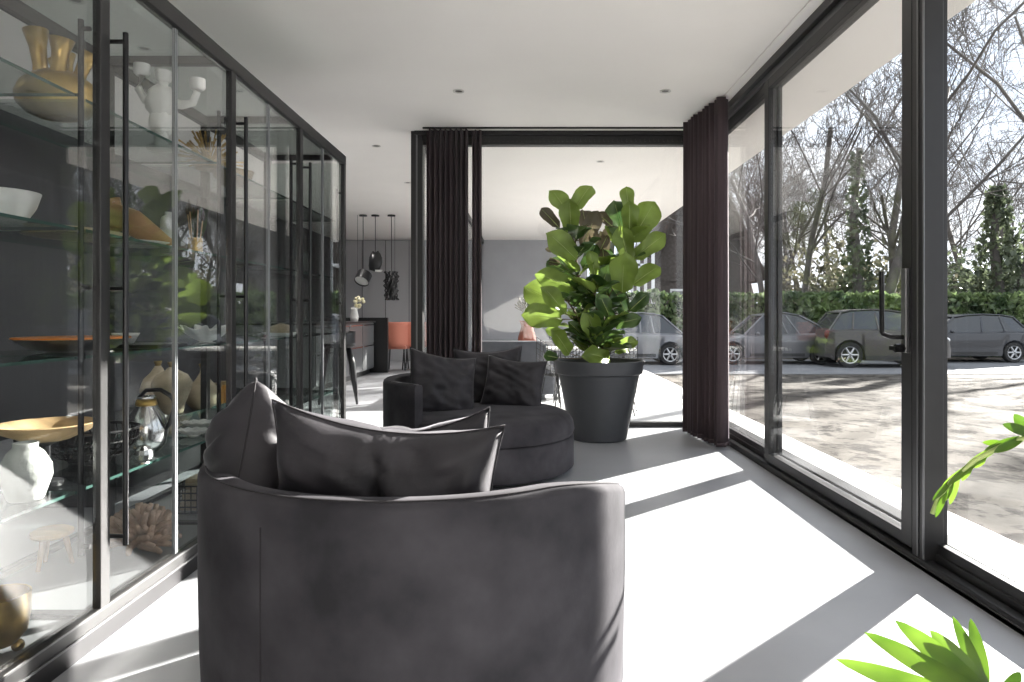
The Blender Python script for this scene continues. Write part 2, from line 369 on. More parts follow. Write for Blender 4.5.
# ------------------------------------------------------------------ curtains
def curtain(name, label, x0, y0, x1, y1, folds, amp, z0=.02, z1=2.885):
    o = thing(name, label, 'curtain', ((x0 + x1) / 2, (y0 + y1) / 2, 0))
    d = Vector((x1 - x0, y1 - y0, 0)); n = Vector((-d.y, d.x, 0)).normalized()
    mb = MB()
    def f(u, v):
        z = z0 + (z1 - z0) * v
        w = folds * 2 * pi * u
        a = amp * (sin(w) + .25 * sin(2.3 * w + 1)) * (.95 + .05 * cos(3 * v))
        s = .004 * sin(w * .37 + 2 * v)
        return Vector((x0, y0, z)) + d * (u + s * .3) + n * a
    mb.grid(f, int(folds * 14), 10)
    build('curtain_fabric', mb, 'curtain', o, smooth=True, solid=.006)
    hm = MB().grid(lambda u, v: f(u, v * .012) + n * .004, int(folds * 14), 1)
    build('hem', hm, 'curtain', o, smooth=True, solid=.012)
    return o
curtain('curtain', 'dark brown floor-length curtain bunched at the left of the rear glass wall', -.97, 6.76, -.57, 6.76, 8, .06)
curtain('curtain', 'narrow dark curtain strip just right of the bunched brown curtain', -.53, 6.78, -.44, 6.78, 2, .04)
curtain('curtain', 'dark brown floor-length curtain bunched in the right corner beside the potted fig', 1.50, 6.55, 1.615, 5.72, 10, .055)
mb = MB(); mb.box(-1.0, 1.62, 6.70, 6.715, 2.885, 2.9); st('trim_13', mb, 'steel')

# ------------------------------------------------------------------ display cabinet
CD = .62; CB = CX - CD; JO = [.27 + .0, 1.305, 2.335, 3.365, 4.385, 5.43]; CT = 2.34
cab = thing('display_cabinet', 'long black steel display cabinet with tall glass doors along the left side', 'cabinet', (CX - CD / 2, 2.85, 0))
mb = MB()
for j in JO:
    mb.box(CX - .028, CX, j - .012, j + .042, .08, CT)
    mb.box(CB, CB + .04, j - .025, j + .025, .08, CT)
y0, y1 = JO[0] - .04, JO[-1] + .042
mb.box(CX - .045, CX + .001, y0, y1, CT - .07, CT); mb.box(CB, CB + .04, y0, y1, CT - .06, CT)
mb.box(CX - .045, CX + .001, y0, y1, .078, .125); mb.box(CB, CB + .04, y0, y1, .078, .12)
for j in JO: mb.box(CB + .04, CX - .045, j - .02, j + .02, CT - .04, CT); mb.box(CB + .04, CX - .045, j - .02, j + .02, .08, .11)
build('frame', mb, 'frame', cab, bevel=.003)
build('plinth', MB().box(CB + .03, CX - .012, y0, y1, 0, .078), 'steel', cab)
build('bottom_panel', MB().box(CB + .04, CX - .045, y0, y1, .082, .098), 'counter', cab)
build('trim_line', MB().box(CX + .001, CX + .006, y0, y1, .072, .080).box(CX + .001, CX + .004, y0, y1, .118, .123), 'rail', cab)
build('top_pane', MB().box(CB + .04, CX - .045, y0, y1, CT - .012, CT - .004), 'shelf_glass', cab)
build('end_pane', MB().box(CB + .04, CX - .045, y1 - .02, y1 - .012, .12, CT - .06), 'shelf_glass', cab)
SH = (1.83, 1.39, .963, .52)
for k in range(5):
    a, b = JO[k], JO[k + 1]; m_ = (a + b) / 2
    for (p0, p1, hy, hx) in ((a + .044, m_ - .003, a + .072, .035), (m_ + .003, b - .014, b - .036, -.05)):  # second bar, inside the glass, stands in for a handle's mirror image
        dr = build('glass_door', MB().box(CX - .024, CX - .014, p0, p1, .13, CT - .075), 'cab_glass', cab)
        zz0, zz1 = .31, 2.07
        h = MB(); h.tube([(CX + hx, hy, zz0), (CX + hx, hy, zz1)], .0095, 10)
        for z in (zz0 + .03, 1.19, zz1 - .03): h.tube([(CX - .019, hy, z), (CX + hx, hy, z)], .008, 8)
        build('handle', h, 'handle', dr, smooth=40)
        e = m_ - .010 if p1 < m_ else m_ + .003
        build('edge_seal', MB().box(CX - .026, CX - .012, e, e + .007, .13, CT - .075), 'seal', dr)
    build('back_pane', MB().box(CB + .01, CB + .018, a + .03, b - .03, .12, CT - .06), 'back_glass', cab)
    for z in SH:
        sh = build('glass_shelf', MB().box(CB + .045, CX - .075, a + .03, b - .03, z - .010, z), 'shelf_glass', cab)
        build('shelf_edge', MB().box(CX - .0765, CX - .0745, a + .03, b - .03, z - .010, z)
              .box(CB + .045, CX - .05, b - .0305, b - .0285, z - .010, z).box(CB + .0445, CB + .0465, a + .03, b - .03, z - .010, z), 'shelf_edge', sh)

def pt(px, Y, py=None, Z=None):
    X = (px - 527) / 700 * Y
    if Z is None: Z = EYE - (py - 315) / 700 * Y
    return Vector((X, Y, Z))
BZ = .098
# --- module one
c = Vector((-1.74, 2.60, SH[0]))
v = thing('tulip_vase', 'brass tulip vase with five flared necks on the top glass shelf', 'vase', c)
build('body', MB().lathe([(0, 0), (.06, 0), (.095, .015), (.125, .05), (.13, .085), (.115, .125), (.08, .155), (.04, .175)], c, 32, sx=1.1), 'gold', v, smooth=True)
for i, (dx, dy, l, r, t) in enumerate([(-.065, -.01, .20, .034, -.13), (.01, .04, .13, .026, -.05), (.035, -.05, .15, .034, .12), (.08, .0, .13, .030, .42), (-.02, .06, .12, .024, -.3)]):
    b0 = c + Vector((dx * .8, dy, .125)); ax = Vector((sin(t), .1 * dy, cos(t)))
    build('neck', MB().tube([b0, b0 + ax * l * .35, b0 + ax * l * .7, b0 + ax * l, b0 + ax * l * .96], [r * .95, r * .72, r * .85, r * 1.25, r * 1.1], 16, cap=False), 'gold', v, smooth=True)
c = Vector((-1.78, 2.36, SH[1]))
build('serving_bowl', MB().lathe([(0, 0), (.06, 0), (.065, .01), (.105, .075), (.12, .125), (.114, .125), (.06, .02), (0, .015)], c, 32), 'white', smooth=True, origin=c, label='white porcelain serving bowl on the second shelf, left of the cream tray', cat='bowl')
c = Vector((-1.70, 2.62, SH[1]))
build('serving_tray', MB().lathe([(0, .004), (.13, .004), (.16, .022), (.165, .022), (.135, 0), (0, 0)], c, 40, sy=1.5), 'cream', smooth=40, origin=c, label='flat cream oval tray on the second shelf', cat='tray')
c = Vector((-1.70, 2.62, SH[2]))
v = thing('charger_plate', 'large orange plate on a black foot, on the third glass shelf', 'plate', c)
build('plate_surface', MB().lathe([(0, .046), (.10, .046), (.19, .055), (.193, .05), (.15, .044)], c, 44), 'orange', v, smooth=40)
build('foot', MB().lathe([(.15, .043), (.185, .048), (.14, .012), (.07, 0), (0, 0)], c, 44), 'black', v, smooth=40)
c = Vector((-1.72, 2.755, SH[3]))
v = thing('basket_bowl', 'wide black wire bowl with a dark rim on the fourth shelf', 'bowl', c)
mb = MB()
for j in range(5):
    r = .08 + .09 * sin(j / 4 * pi / 2); z = .02 + .11 * (j / 4) ** 1.5
    mb.tube([c + Vector((r * cos(a * pi / 18), r * sin(a * pi / 18), z)) for a in range(37)], .0035, 6, False)
for a in range(40):
    t = a * 2 * pi / 40
    mb.tube([c + Vector(((.08 + .09 * sin(j / 5 * pi / 2)) * cos(t + .3 * j / 5), (.08 + .09 * sin(j / 5 * pi / 2)) * sin(t + .3 * j / 5), .02 + .11 * (j / 5) ** 1.5)) for j in range(6)], .0025, 5, False)
mb.lathe([(0, 0), (.07, 0), (.08, .02), (0, .02)], c, 28)
build('wire_basket', mb, 'wire', v)
mb = MB(); mb.tube([c + Vector((.171 * cos(a * pi / 18), .171 * sin(a * pi / 18), .132)) for a in range(37)], .006, 6, False)
build('rim', mb, 'black', v)
c = Vector((-1.66, 2.42, SH[3] + 0.0))
v = thing('wooden_bowl', 'wide pale turned-wood bowl standing above the textured white vase', 'bowl', c)
# bowl carried on a slim black stand
build('bowl_body', MB().lathe([(0, .145), (.07, .15), (.13, .178), (.158, .205), (.152, .208), (.12, .185), (.07, .162), (0, .158)], c, 44), 'wood', v, smooth=40)
build('stand', MB().lathe([(0, 0), (.05, 0), (.05, .008), (.012, .016), (.012, .13), (.05, .147), (0, .147)], c, 24), 'black', v, smooth=40)
c = Vector((-1.575, 2.20, SH[3] - .0))
build('ceramic_vase', MB().lathe([(0, 0), (.045, 0), (.05, .006), (.058, .03), (.072, .075), (.070, .11), (.05, .15), (.034, .165), (.036, .18), (.03, .18), (.028, .16), (0, .15)], c, 36), 'tex_white', smooth=True, origin=c, label='squat white vase with pebbled surface beside the wooden bowl', cat='vase')
c = Vector((-1.90, 2.80, BZ))
v = thing('miniature_stool', 'tiny wooden stool with orange-toned seat on the cabinet floor', 'stool', c)
build('seat', MB().lathe([(0, .115), (.06, .115), (.075, .125), (.075, .14), (.06, .148), (0, .148)], c, 28), 'wood', v, smooth=40)
for k in range(3):
    a = k * 2.1 + .4
    build('leg', MB().tube([c + Vector((.045 * cos(a), .045 * sin(a), .116)), c + Vector((.07 * cos(a), .07 * sin(a), 0))], [.012, .008], 10), 'tan', v, smooth=40)
c = Vector((-1.56, 2.06, BZ))
v = thing('footed_bowl', 'hammered gold bowl on small ball feet at the bottom of the cabinet', 'bowl', c)
build('bowl_body', MB().lathe([(0, .03), (.05, .034), (.075, .065), (.084, .12), (.084, .18), (.078, .18), (.078, .12), (.065, .07), (0, .045)], c, 40), 'gold', v, smooth=40)
for k in range(3): build('foot', MB().ball(c + Vector((.05 * cos(k * 2.09 + .6), .05 * sin(k * 2.09 + .6), .018)), .018, 12), 'gold', v, smooth=True)
# --- module two
c = Vector((-1.62, 3.10, SH[0]))
v = thing('candelabra', 'white porcelain figural candelabra with raised arms on the top shelf', 'candle holder', c)
mb = MB(); mb.ball(c + Vector((0, 0, .21)), .062, 20, (1.0, .8, 1.3), .25, 3); mb.ball(c + Vector((0, 0, .12)), .045, 18, (1.1, .9, 1.5), .2, 5)
mb.lathe([(0, 0), (.06, 0), (.058, .012), (.028, .03), (.03, .09), (0, .12)], c, 28)
build('body', mb, 'white', v, smooth=True)
arms = [([(-.03, 0, .23), (-.07, 0, .22), (-.10, 0, .27), (-.085, 0, .33)], (-.085, 0, .33)), ([(.03, 0, .22), (.09, 0, .20), (.14, 0, .21), (.16, 0, .26)], (.16, 0, .265)), ([(0, 0, .26), (.01, 0, .30), (.01, 0, .315)], (.01, 0, .30))]
for pth, cup in arms:
    a = build('arm', MB().tube([c + Vector(q) for q in pth], [.022, .02, .017, .015][:len(pth)], 12), 'white', v, smooth=True)
    build('candle_cup', MB().lathe([(0, 0), (.024, 0), (.034, .012), (.034, .05), (.028, .05), (.028, .02), (0, .018)], c + Vector(cup), 24), 'white', a, smooth=40)
c = Vector((-1.60, 3.52, SH[0]))
v = thing('gold_branch_bunch', 'bunch of golden dried sprigs in a low brass dish, top shelf', 'ornament', c)
build('dish', MB().lathe([(0, 0), (.06, 0), (.08, .025), (.075, .025), (.055, .008), (0, .008)], c, 28), 'gold_dark', v, smooth=40)
mb = MB()
for i in range(110):
    a = random.uniform(0, 2 * pi); e = random.uniform(.05, 1.3); l = random.uniform(.08, .17)
    d = Vector((cos(a) * cos(e), sin(a) * cos(e), sin(e)))
    q = c + Vector((0, 0, .02)) + d * .02; e2 = q + d * l
    if e2.x > CX - .06: continue
    mb.tube([q, q + d * l * .6 + Vector((0, 0, .01)), e2], [.002, .002, .005], 5)
build('sprigs', mb, 'gold', v)
c = Vector((-1.66, 2.95, SH[1]))
v = thing('wood_sculpture', 'brown carved wooden sculpture with upright neck and sloping back on a white plate', 'sculpture', c)
mb = MB()
pts = [c + Vector((-.13, 0, .055)), c + Vector((-.10, 0, .10)), c + Vector((-.07, 0, .13)), c + Vector((0, 0, .10)), c + Vector((.07, .01, .05)), c + Vector((.13, .02, .025)), c + Vector((.17, .02, .012))]
mb.tube(pts, [.035, .055, .052, .055, .045, .022, .006], 16)
mb.tube([c + Vector((-.075, 0, .10)), c + Vector((-.075, 0, .17)), c + Vector((-.085, 0, .195))], [.035, .024, .03], 14)
build('carved_body', mb, 'tan', v, smooth=True)
build('plate', MB().lathe([(0, .0), (.10, 0), (.15, .012), (.152, .016), (.10, .006), (0, .005)], c, 36), 'white', v, smooth=40)
c = Vector((-1.69, 3.30, SH[1]))
build('bottle_vase', MB().lathe([(0, 0), (.034, 0), (.036, .01), (.036, .15), (.03, .17), (.016, .18), (.016, .195), (.012, .195), (0, .16)], c, 28), 'tex_white', smooth=40, origin=c, label='pale slender cylindrical bottle between the wooden sculpture and brush pot', cat='bottle')
c = Vector((-1.62, 3.42, SH[1]))
v = thing('brush_pot', 'brass cup holding dark brushes and a broad dark leaf', 'pot', c)
build('cup', MB().lathe([(0, 0), (.034, 0), (.034, .085), (.03, .085), (.03, .006), (0, .006)], c, 24), 'gold', v, smooth=40)
for k in range(6):
    a = k * 1.1; q = c + Vector((.015 * cos(a), .015 * sin(a), .01)); e = c + Vector((.035 * cos(a), .035 * sin(a), .17 + .01 * k))
    b = build('brush', MB().tube([q, e], .003, 6), 'wood', v)
    build('bristles', MB().tube([e, e + (e - q) * .12, e + (e - q) * .3], [.005, .011, .002], 8), 'bristle', b, smooth=True)
def leafblade(mb, base, tip, nrm, width, fold=.15, bend=.0, wav=.0, prof=None, nu=6, nv=9):
    base = Vector(base); tip = Vector(tip); d = tip - base; L = d.length; d.normalize()
    n = Vector(nrm); n = (n - d * n.dot(d)).normalized(); s = d.cross(n)
    prof = prof or (lambda t: sin(pi * min(1, t ** .8)) ** .8)
    sd_ = random.random() * 10
    def f(u, v):
        w = width * prof(v) * (u * 2 - 1)
        return base + d * (L * v) + s * w + n * (-abs(u * 2 - 1) * -fold * width * prof(v) - bend * L * (v - .1) ** 2 + wav * width * sin(v * 9 + (u * 2 - 1) * 2 + sd_) * abs(u * 2 - 1))
    mb.grid(f, nu, nv)
mb = MB()
for k, (dx, dz, w) in enumerate([(.015, .26, .03), (.05, .24, .026), (-.03, .22, .022)]):
    leafblade(mb, c + Vector((0, 0, .05)), c + Vector((dx, .02, dz)), (0, -1, .1), w)
build('leaf', mb, 'fern', v, smooth=True, solid=.001)
# third shelf
c = Vector((-1.66, 3.0, SH[2]))
build('dark_tray', MB().box(c.x - .13, c.x + .14, c.y - .12, c.y + .14, c.z, c.z + .015, .005), 'black', origin=c, label='flat black tray on the third shelf beside the orange plate', cat='tray')
c2 = Vector((-1.72, 3.0, SH[2] + .015))
build('sauce_bowl', MB().lathe([(0, 0), (.03, 0), (.05, .035), (.055, .045), (.05, .045), (.03, .01), (0, .008)], c2, 28), 'white', smooth=True, origin=c2, label='small white bowl sitting on the flat black tray', cat='bowl')
c = Vector((-1.66, 3.62, SH[2]))  # ruffled white form, modelled in place of a crumpled-looking reflection
mb = MB()
mb.grid(lambda u, v: (c.x + (.03 + .10 * v) * cos(2 * pi * u) * (1 + .13 * v * sin(9 * 2 * pi * u)), c.y + (.03 + .10 * v) * sin(2 * pi * u) * (1 + .13 * v * cos(7 * 2 * pi * u)), c.z + .004 + .07 * v ** 1.3 + .012 * v * sin(2 * pi * 9 * u)), 80, 8)
mb.lathe([(0, .003), (.031, .004), (.03, 0), (0, 0)], c, 40)
build('crumpled_reflection', mb, 'white', smooth=True, origin=c, solid=.004, label='crumpled white form standing in for a reflection at the third shelf', cat='bowl')
# fourth shelf: carafe with a black handle, silver ball, shell dishes
c = Vector((-1.62, 2.98, SH[3]))
v = thing('carafe', 'glass and metal carafe with a curved black handle on the fourth shelf', 'jug', c)
build('body', MB().lathe([(0, 0), (.05, 0), (.075, .03), (.085, .09), (.07, .15), (.036, .20), (.03, .225), (.036, .235), (.03, .235), (.025, .2), (.06, .14), (.075, .09), (.065, .03), (0, .012)], c, 32), 'silver', v, smooth=True)
build('collar', MB().lathe([(.04, .195), (.044, .20), (.038, .222), (.033, .222)], c, 28), 'gold', v, smooth=True)
build('handle', MB().tube([c + Vector((x, 0, z)) for x, z in [(-.03, .23), (.0, .26), (.06, .262), (.105, .235), (.12, .18), (.10, .12), (.07, .08)]], [.008, .009, .009, .010, .011, .01, .008], 10), 'black', v, smooth=True)
c = Vector((-1.50, 2.74, SH[3]))
v = thing('glass_orb', 'clear faceted silver orb in front of the carafe', 'ornament', c)
build('orb', MB().ball(c + Vector((0, 0, .036)), .036, 12), 'silver', v)
build('base', MB().lathe([(0, 0), (.02, 0), (.016, .01), (0, .01)], c, 16), 'silver', v)
for k, (x, y, s_) in enumerate([(-1.60, 3.36, 1.), (-1.68, 3.60, 1.25)]):
    c = Vector((x, y, SH[3]))
    mb = MB(); mb.grid(lambda u, v: (c.x + s_ * .08 * v * cos(pi * 2 * u), c.y + s_ * .055 * v * sin(pi * 2 * u), c.z + .004 + .028 * v * v + .003 * v * sin(24 * pi * u)), 48, 5)
    mb.lathe([(0, .004), (.02, .005), (.02, 0), (0, 0)], c, 16)
    build('shell_dish', mb, 'white', smooth=True, origin=c, solid=.003, label=['smaller ribbed white shell dish on the fourth shelf, nearer the carafe', 'larger ribbed white shell dish on the fourth shelf, behind the first'][k], cat='dish')
# bottom: driftwood, wire basket
c = Vector((-1.66, 3.0, BZ))
mb = MB()
for i in range(75):
    a = random.uniform(0, 2 * pi); e = random.uniform(.1, 1.5)
    d = Vector((cos(a) * cos(e), sin(a) * cos(e), sin(e) * .9)); q = c + Vector((0, 0, .03)); ps = [q]
    for s_ in range(4):
        d = (d + Vector((random.uniform(-.5, .5), random.uniform(-.5, .5), random.uniform(-.4, .4)))).normalized()
        q = q + d * .042; q.z = max(c.z + .015, q.z); q.x = min(CX - .07, q.x); ps.append(q.copy())
    mb.tube(ps, [.022, .018, .015, .013, .010], 7)
build('driftwood_cluster', mb, 'coral', smooth=True, origin=c, label='gnarled brown driftwood cluster lying on the cabinet floor', cat='ornament')
c = Vector((-1.66, 3.62, BZ))
v = thing('wire_basket', 'black rectangular wire basket with folded pale cloth inside at the cabinet bottom', 'basket', c)
mb = MB()
for z in (.005, .035, .07, .105, .14): mb.tube([c + Vector(q) for q in [(-.12, -.1, z), (.12, -.1, z), (.12, .1, z), (-.12, .1, z), (-.12, -.1, z)]], .004, 6)
for i in range(9):
    x = -.12 + .03 * i
    for y in (-.1, .1): mb.tube([c + Vector((x, y, 0)), c + Vector((x, y, .14))], .003, 5)
for i in range(7):
    y = -.1 + .033 * i
    for x in (-.12, .12): mb.tube([c + Vector((x, y, 0)), c + Vector((x, y, .14))], .003, 5)
build('wire_frame', mb, 'wire', v)
c3 = c + Vector((0, 0, .008))
build('folded_cloth', MB().box(c3.x - .10, c3.x + .10, c3.y - .08, c3.y + .08, c3.z, c3.z + .05, .015).box(c3.x - .09, c3.x + .095, c3.y - .075, c3.y + .07, c3.z + .052, c3.z + .10, .015).box(c3.x - .08, c3.x + .09, c3.y - .07, c3.y + .06, c3.z + .102, c3.z + .165, .02), 'cream', origin=c3, label='stack of folded pale cloths in the black wire basket', cat='cloth')
# modules three and four: sparse
c = Vector((-1.66, 4.72, SH[2]))
v = thing('bread_dish', 'white dish with a pale yellow loaf on the third shelf', 'dish', c)
build('dish', MB().lathe([(0, 0), (.08, 0), (.13, .018), (.126, .02), (.08, .006), (0, .006)], c, 32), 'white', v, smooth=40)
build('loaf', MB().ball(c + Vector((0, 0, .04)), .05, 18, (1.6, 1, .75), .2, 2), 'cream', v, smooth=True)
k = 0
gl_lab = ['stemmed wine glass beside the yellow loaf', 'stemmed wine glass at the far end of the cabinet, nearer of two', 'stemmed wine glass at the far end of the cabinet, farther of two']
for (x, y, z) in [(-1.60, 4.98, SH[2]), (-1.62, 5.1, SH[1]), (-1.70, 5.28, SH[1])]:
    c = Vector((x, y, z))
    build('wine_glass', MB().lathe([(0, 0), (.032, 0), (.03, .004), (.004, .008), (.004, .08), (.02, .09), (.036, .12), (.034, .17), (.032, .17), (.034, .12), (.018, .094), (0, .09)], c, 24), 'jarglass', smooth=True, origin=c, label=gl_lab[k], cat='glass', group='wine glasses'); k += 1
c = Vector((-1.68, 4.0, SH[0]))
build('round_bowl', MB().lathe([(0, 0), (.05, 0), (.10, .05), (.115, .09), (.11, .09), (.09, .05), (0, .012)], c, 32), 'gold_dark', smooth=True, origin=c, label='dark brass bowl alone on the top shelf, third bay', cat='bowl')
# sideboard behind the cabinet with the two beige vases
c = Vector((-2.62, 4.9, 0))
v = thing('low_sideboard', 'low black sideboard behind the glass cabinet', 'sideboard', c)
build('body', MB().box(-2.9, -2.34, 3.95, 6.0, .03, .42, .004), 'black', v)
build('base', MB().box(-2.85, -2.4, 4.0, 5.95, 0, .03), 'steel', v)
for q in range(3): build('door', MB().box(-2.34, -2.325, 3.97 + q * .675, 4.62 + q * .675, .05, .40, .003), 'black', v)
def vase(px, Y, prof, lab, m_='cream'):
    c = Vector(((px - 527) / 700 * Y, Y, .42))
    v = thing('bottle_vase', lab, 'vase', c, 'beige vases on the sideboard')
    build('body', MB().lathe(prof, c, 36), m_, v, smooth=True)
    zt = prof[-1][1]
    build('neck_rim', MB().lathe([(.02, zt - .03), (.018, zt), (.03, zt + .035), (.026, zt + .035), (.012, zt)], c, 24), 'gold_dark', v, smooth=True)
vase(172, 4.85, [(0, 0), (.07, 0), (.075, .02), (.085, .07), (.125, .17), (.13, .215), (.10, .265), (.04, .30), (.02, .32)], 'tall beige urn-shaped vase on the black sideboard, in front')
vase(203, 5.10, [(0, 0), (.07, 0), (.11, .04), (.122, .09), (.10, .15), (.05, .21), (.022, .26), (.018, .29)], 'round-bellied beige vase with a thin neck, right of the urn-shaped one')
vase(158, 5.25, [(0, 0), (.07, 0), (.11, .05), (.125, .12), (.10, .2), (.05, .25), (.022, .30)], 'beige round vase half hidden behind the urn-shaped vase')
for k, (px, Y) in enumerate([(217, 5.2), (224, 5.35)]):
    c = Vector(((px - 527) / 700 * Y, Y, .42))
    v = thing('honey_jar', ['glass jar of honey beside the round-bellied vase, nearer one', 'glass jar of honey beside the round-bellied vase, farther one'][k], 'jar', c, 'honey jars')
    build('jar', MB().lathe([(0, 0), (.042, 0), (.045, .01), (.045, .13), (.036, .15), (.032, .15)], c, 24), 'honey', v, smooth=40)
    build('lid', MB().lathe([(0, .175), (.036, .175), (.038, .17), (.038, .15), (0, .15)], c, 24), 'gold', v, smooth=40)
c = Vector((-2.42, 4.55, .42))
build('side_plate', MB().lathe([(0, 0), (.03, 0), (.07, .015), (.075, .022), (.03, .006), (0, .005)], c, 28), 'white', smooth=True, origin=c, label='small white saucer on the black sideboard edge', cat='dish')

# ------------------------------------------------------------------ round velvet seats
def round_sofa(label, c, r, a0, a1, drop_end, seat_top=.42, top=.655):
    c = Vector(c); o = thing('round_armchair', label, 'armchair', c)
    # curved back shell, angle a0..a1
    n = 72; th = .085
    mb = MB(); sec_n = None; rows = []
    for i in range(n + 1):
        u = i / n; a = a0 + (a1 - a0) * u
        zt = top
        e = min(u, 1 - u) * n
        s0 = 1 if drop_end is None else u
        if s0 < .20: zt -= .07 * (1 - s0 / .20) ** 1.5
        if u < .0: pass
        ro, ri = r, r - th
        sec = [(ro - .012, .03), (ro - .004, .2), (ro, .4), (ro, zt - .022), (ro - .006, zt - .007), (ro - .022, zt), (ri + .022, zt), (ri + .006, zt - .007), (ri, zt - .022), (ri, .35), (ri, .03)]
        if e < 1:   # rounded ends
            sec = [((q[0] - (ro + ri) / 2) * .86 + (ro + ri) / 2, min(q[1], zt - .008)) for q in sec]
        rows.append([(c.x + q[0] * cos(a), c.y + q[0] * sin(a), q[1]) for q in sec])
    k = len(rows[0]); vs = [v for rw in rows for v in rw]
    fs = [(i * k + j, i * k + j + 1, (i + 1) * k + j + 1, (i + 1) * k + j) for i in range(n) for j in range(k - 1)]
    fs += [tuple(range(k))[::-1], tuple(n * k + j for j in range(k))]
    mb.add(vs, fs)
    back = build('backrest', mb, 'velvet', o, smooth=50)
    mb = MB()
    for rr_ in (r - .020,):
        mb.tube([(c.x + rr_ * cos(a0 + (a1 - a0) * i / n), c.y + rr_ * sin(a0 + (a1 - a0) * i / n), rows[i][5][2] + .0005) for i in range(n + 1)], .0025, 5)
    u = .22
    for u in (.54,):
        a = a0 + (a1 - a0) * u; mb.tube([(c.x + (r + .0006) * cos(a), c.y + (r + .0006) * sin(a), z) for z in (.05, .25, .45, .62)], .002, 5)
    build('seam', mb, 'piping', back)
    rs = r - .012
    build('base', MB().lathe([(0, .03), (rs - .02, .03), (rs, .05), (rs, .25), (rs - .012, .262), (0, .262)], c, 72), 'velvet', o, smooth=50)
    mb = MB().lathe([(0, seat_top + .012), (r * .5, seat_top + .01), (rs - .08, seat_top), (rs - .03, seat_top - .022), (rs - .004, seat_top - .065), (rs + .004, .30), (rs - .008, .266), (0, .262)], c, 72)
    build('seat', mb, 'velvet', o, smooth=True)
    for q in range(4):
        a = q * pi / 2 + .7
        build('foot', MB().lathe([(0, 0), (.025, 0), (.025, .03), (0, .03)], c + Vector((cos(a) * .5, sin(a) * .5, 0)), 14), 'black', o)
    return o
C1 = Vector((-.32, 2.135, 0)); R1 = .62
round_sofa('round charcoal velvet armchair in the foreground, seen from behind', C1, R1, R(-14), R(-205), 0, top=.69)
C2 = Vector((-.335, 5.0, 0))
round_sofa('round charcoal velvet armchair farther back, opening towards the window', C2, .68, R(236), R(60), None)

def pillow(name, label, w, h, t, loc, rot, seed, crease=0.0, sag=0.0, group=None):
    random.seed(seed)
    base = thing(name, label, 'cushion', (0, 0, 0), group)
    mt = Matrix.Translation(Vector(loc)) @ Euler(rot).to_matrix().to_4x4()
    N = 30
    def P_(u, v, sgn):
        x, y = u * 2 - 1, v * 2 - 1
        px = w / 2 * x * (1 - .07 * (1 - y * y)) ; pz = h / 2 * y * (1 - .09 * (1 - x * x))
        e = max(0, (1 - x * x) * (1 - y * y))
        th = t / 2 * e ** .42
        q = Vector((px * 6 + seed, pz * 6, sgn * 2))
        q2 = Vector((px * 5 + seed, pz * 16 + px * 6, sgn))
        wr = .024 * noise.noise(q) + .030 * (abs(noise.noise(q2)) - .2) + .006 * noise.noise(q * 4.5)
        ang = atan2(y, x); rad = sqrt(x * x + y * y)
        cr_ = .018 * sin(ang * 11 + seed) * max(0, rad - .45) * e ** .3
        k = crease * math.exp(-((x - .05 + .12 * y) / .05) ** 2) * e ** .4 * .035
        pz -= sag * (1 - x * x) * (y + 1) / 2 * h
        return Vector((px, -sgn * (th * (1 + 0) + (wr + cr_) * min(1, e * 4) - k), pz))
    mb = MB()
    mb.grid(lambda u, v: mt @ P_(u, v, 1), N, N)
    mb.grid(lambda u, v: mt @ P_(1 - u, v, -1), N, N)
    zmin = min(v[2] for v in mb.v)
    org = Vector((loc[0], loc[1], zmin)); base.location = org; ORIG[base.name] = org
    build('cover', mb, 'cushion', base, smooth=True)
    ring = [(i / N, 0) for i in range(N)] + [(1, i / N) for i in range(N)] + [(1 - i / N, 1) for i in range(N)] + [(0, 1 - i / N) for i in range(N + 1)]
    build('piping', MB().tube([mt @ P_(u, v, 1) for u, v in ring], .003, 6, False), 'piping', base, smooth=True)
    return base
G1 = 'cushions on the foreground armchair'; G2 = 'cushions on the farther armchair'
# seat 1: back against the near shell
pillow('cushion', 'wide dark velvet cushion leaning on the back of the foreground armchair', .60, .41, .25, (-.373, 1.83, .655), (R(14), R(6), R(-2)), 3, crease=1.3, sag=.09, group=G1)
pillow('cushion', 'dark velvet cushion behind the wide one, only its raised right corner showing', .48, .42, .20, (-.34, 2.06, .625), (R(22), R(-4), R(6)), 8, sag=.10, group=G1)
pillow('cushion', 'plump dark velvet cushion with one corner up at the left of the foreground armchair', .35, .37, .25, (-.765, 1.985, .685), (R(4), R(26), R(99)), 11, group=G1)
# seat 2
pillow('cushion', 'dark velvet cushion leaning at the left arm of the farther armchair', .52, .46, .16, (-.60, 4.98, .615), (R(-18), R(10), R(28)), 21, sag=.04, group=G2)
pillow('cushion', 'dark velvet cushion at the right of the farther armchair', .46, .40, .15, (-.10, 5.28, .59), (R(-20), R(6), R(-8)), 25, sag=.04, group=G2)
pillow('cushion', 'dark velvet cushion standing behind the other two on the farther armchair', .54, .46, .15, (-.30, 5.44, .625), (R(-14), R(-2), R(4)), 29, sag=.05, group=G2)

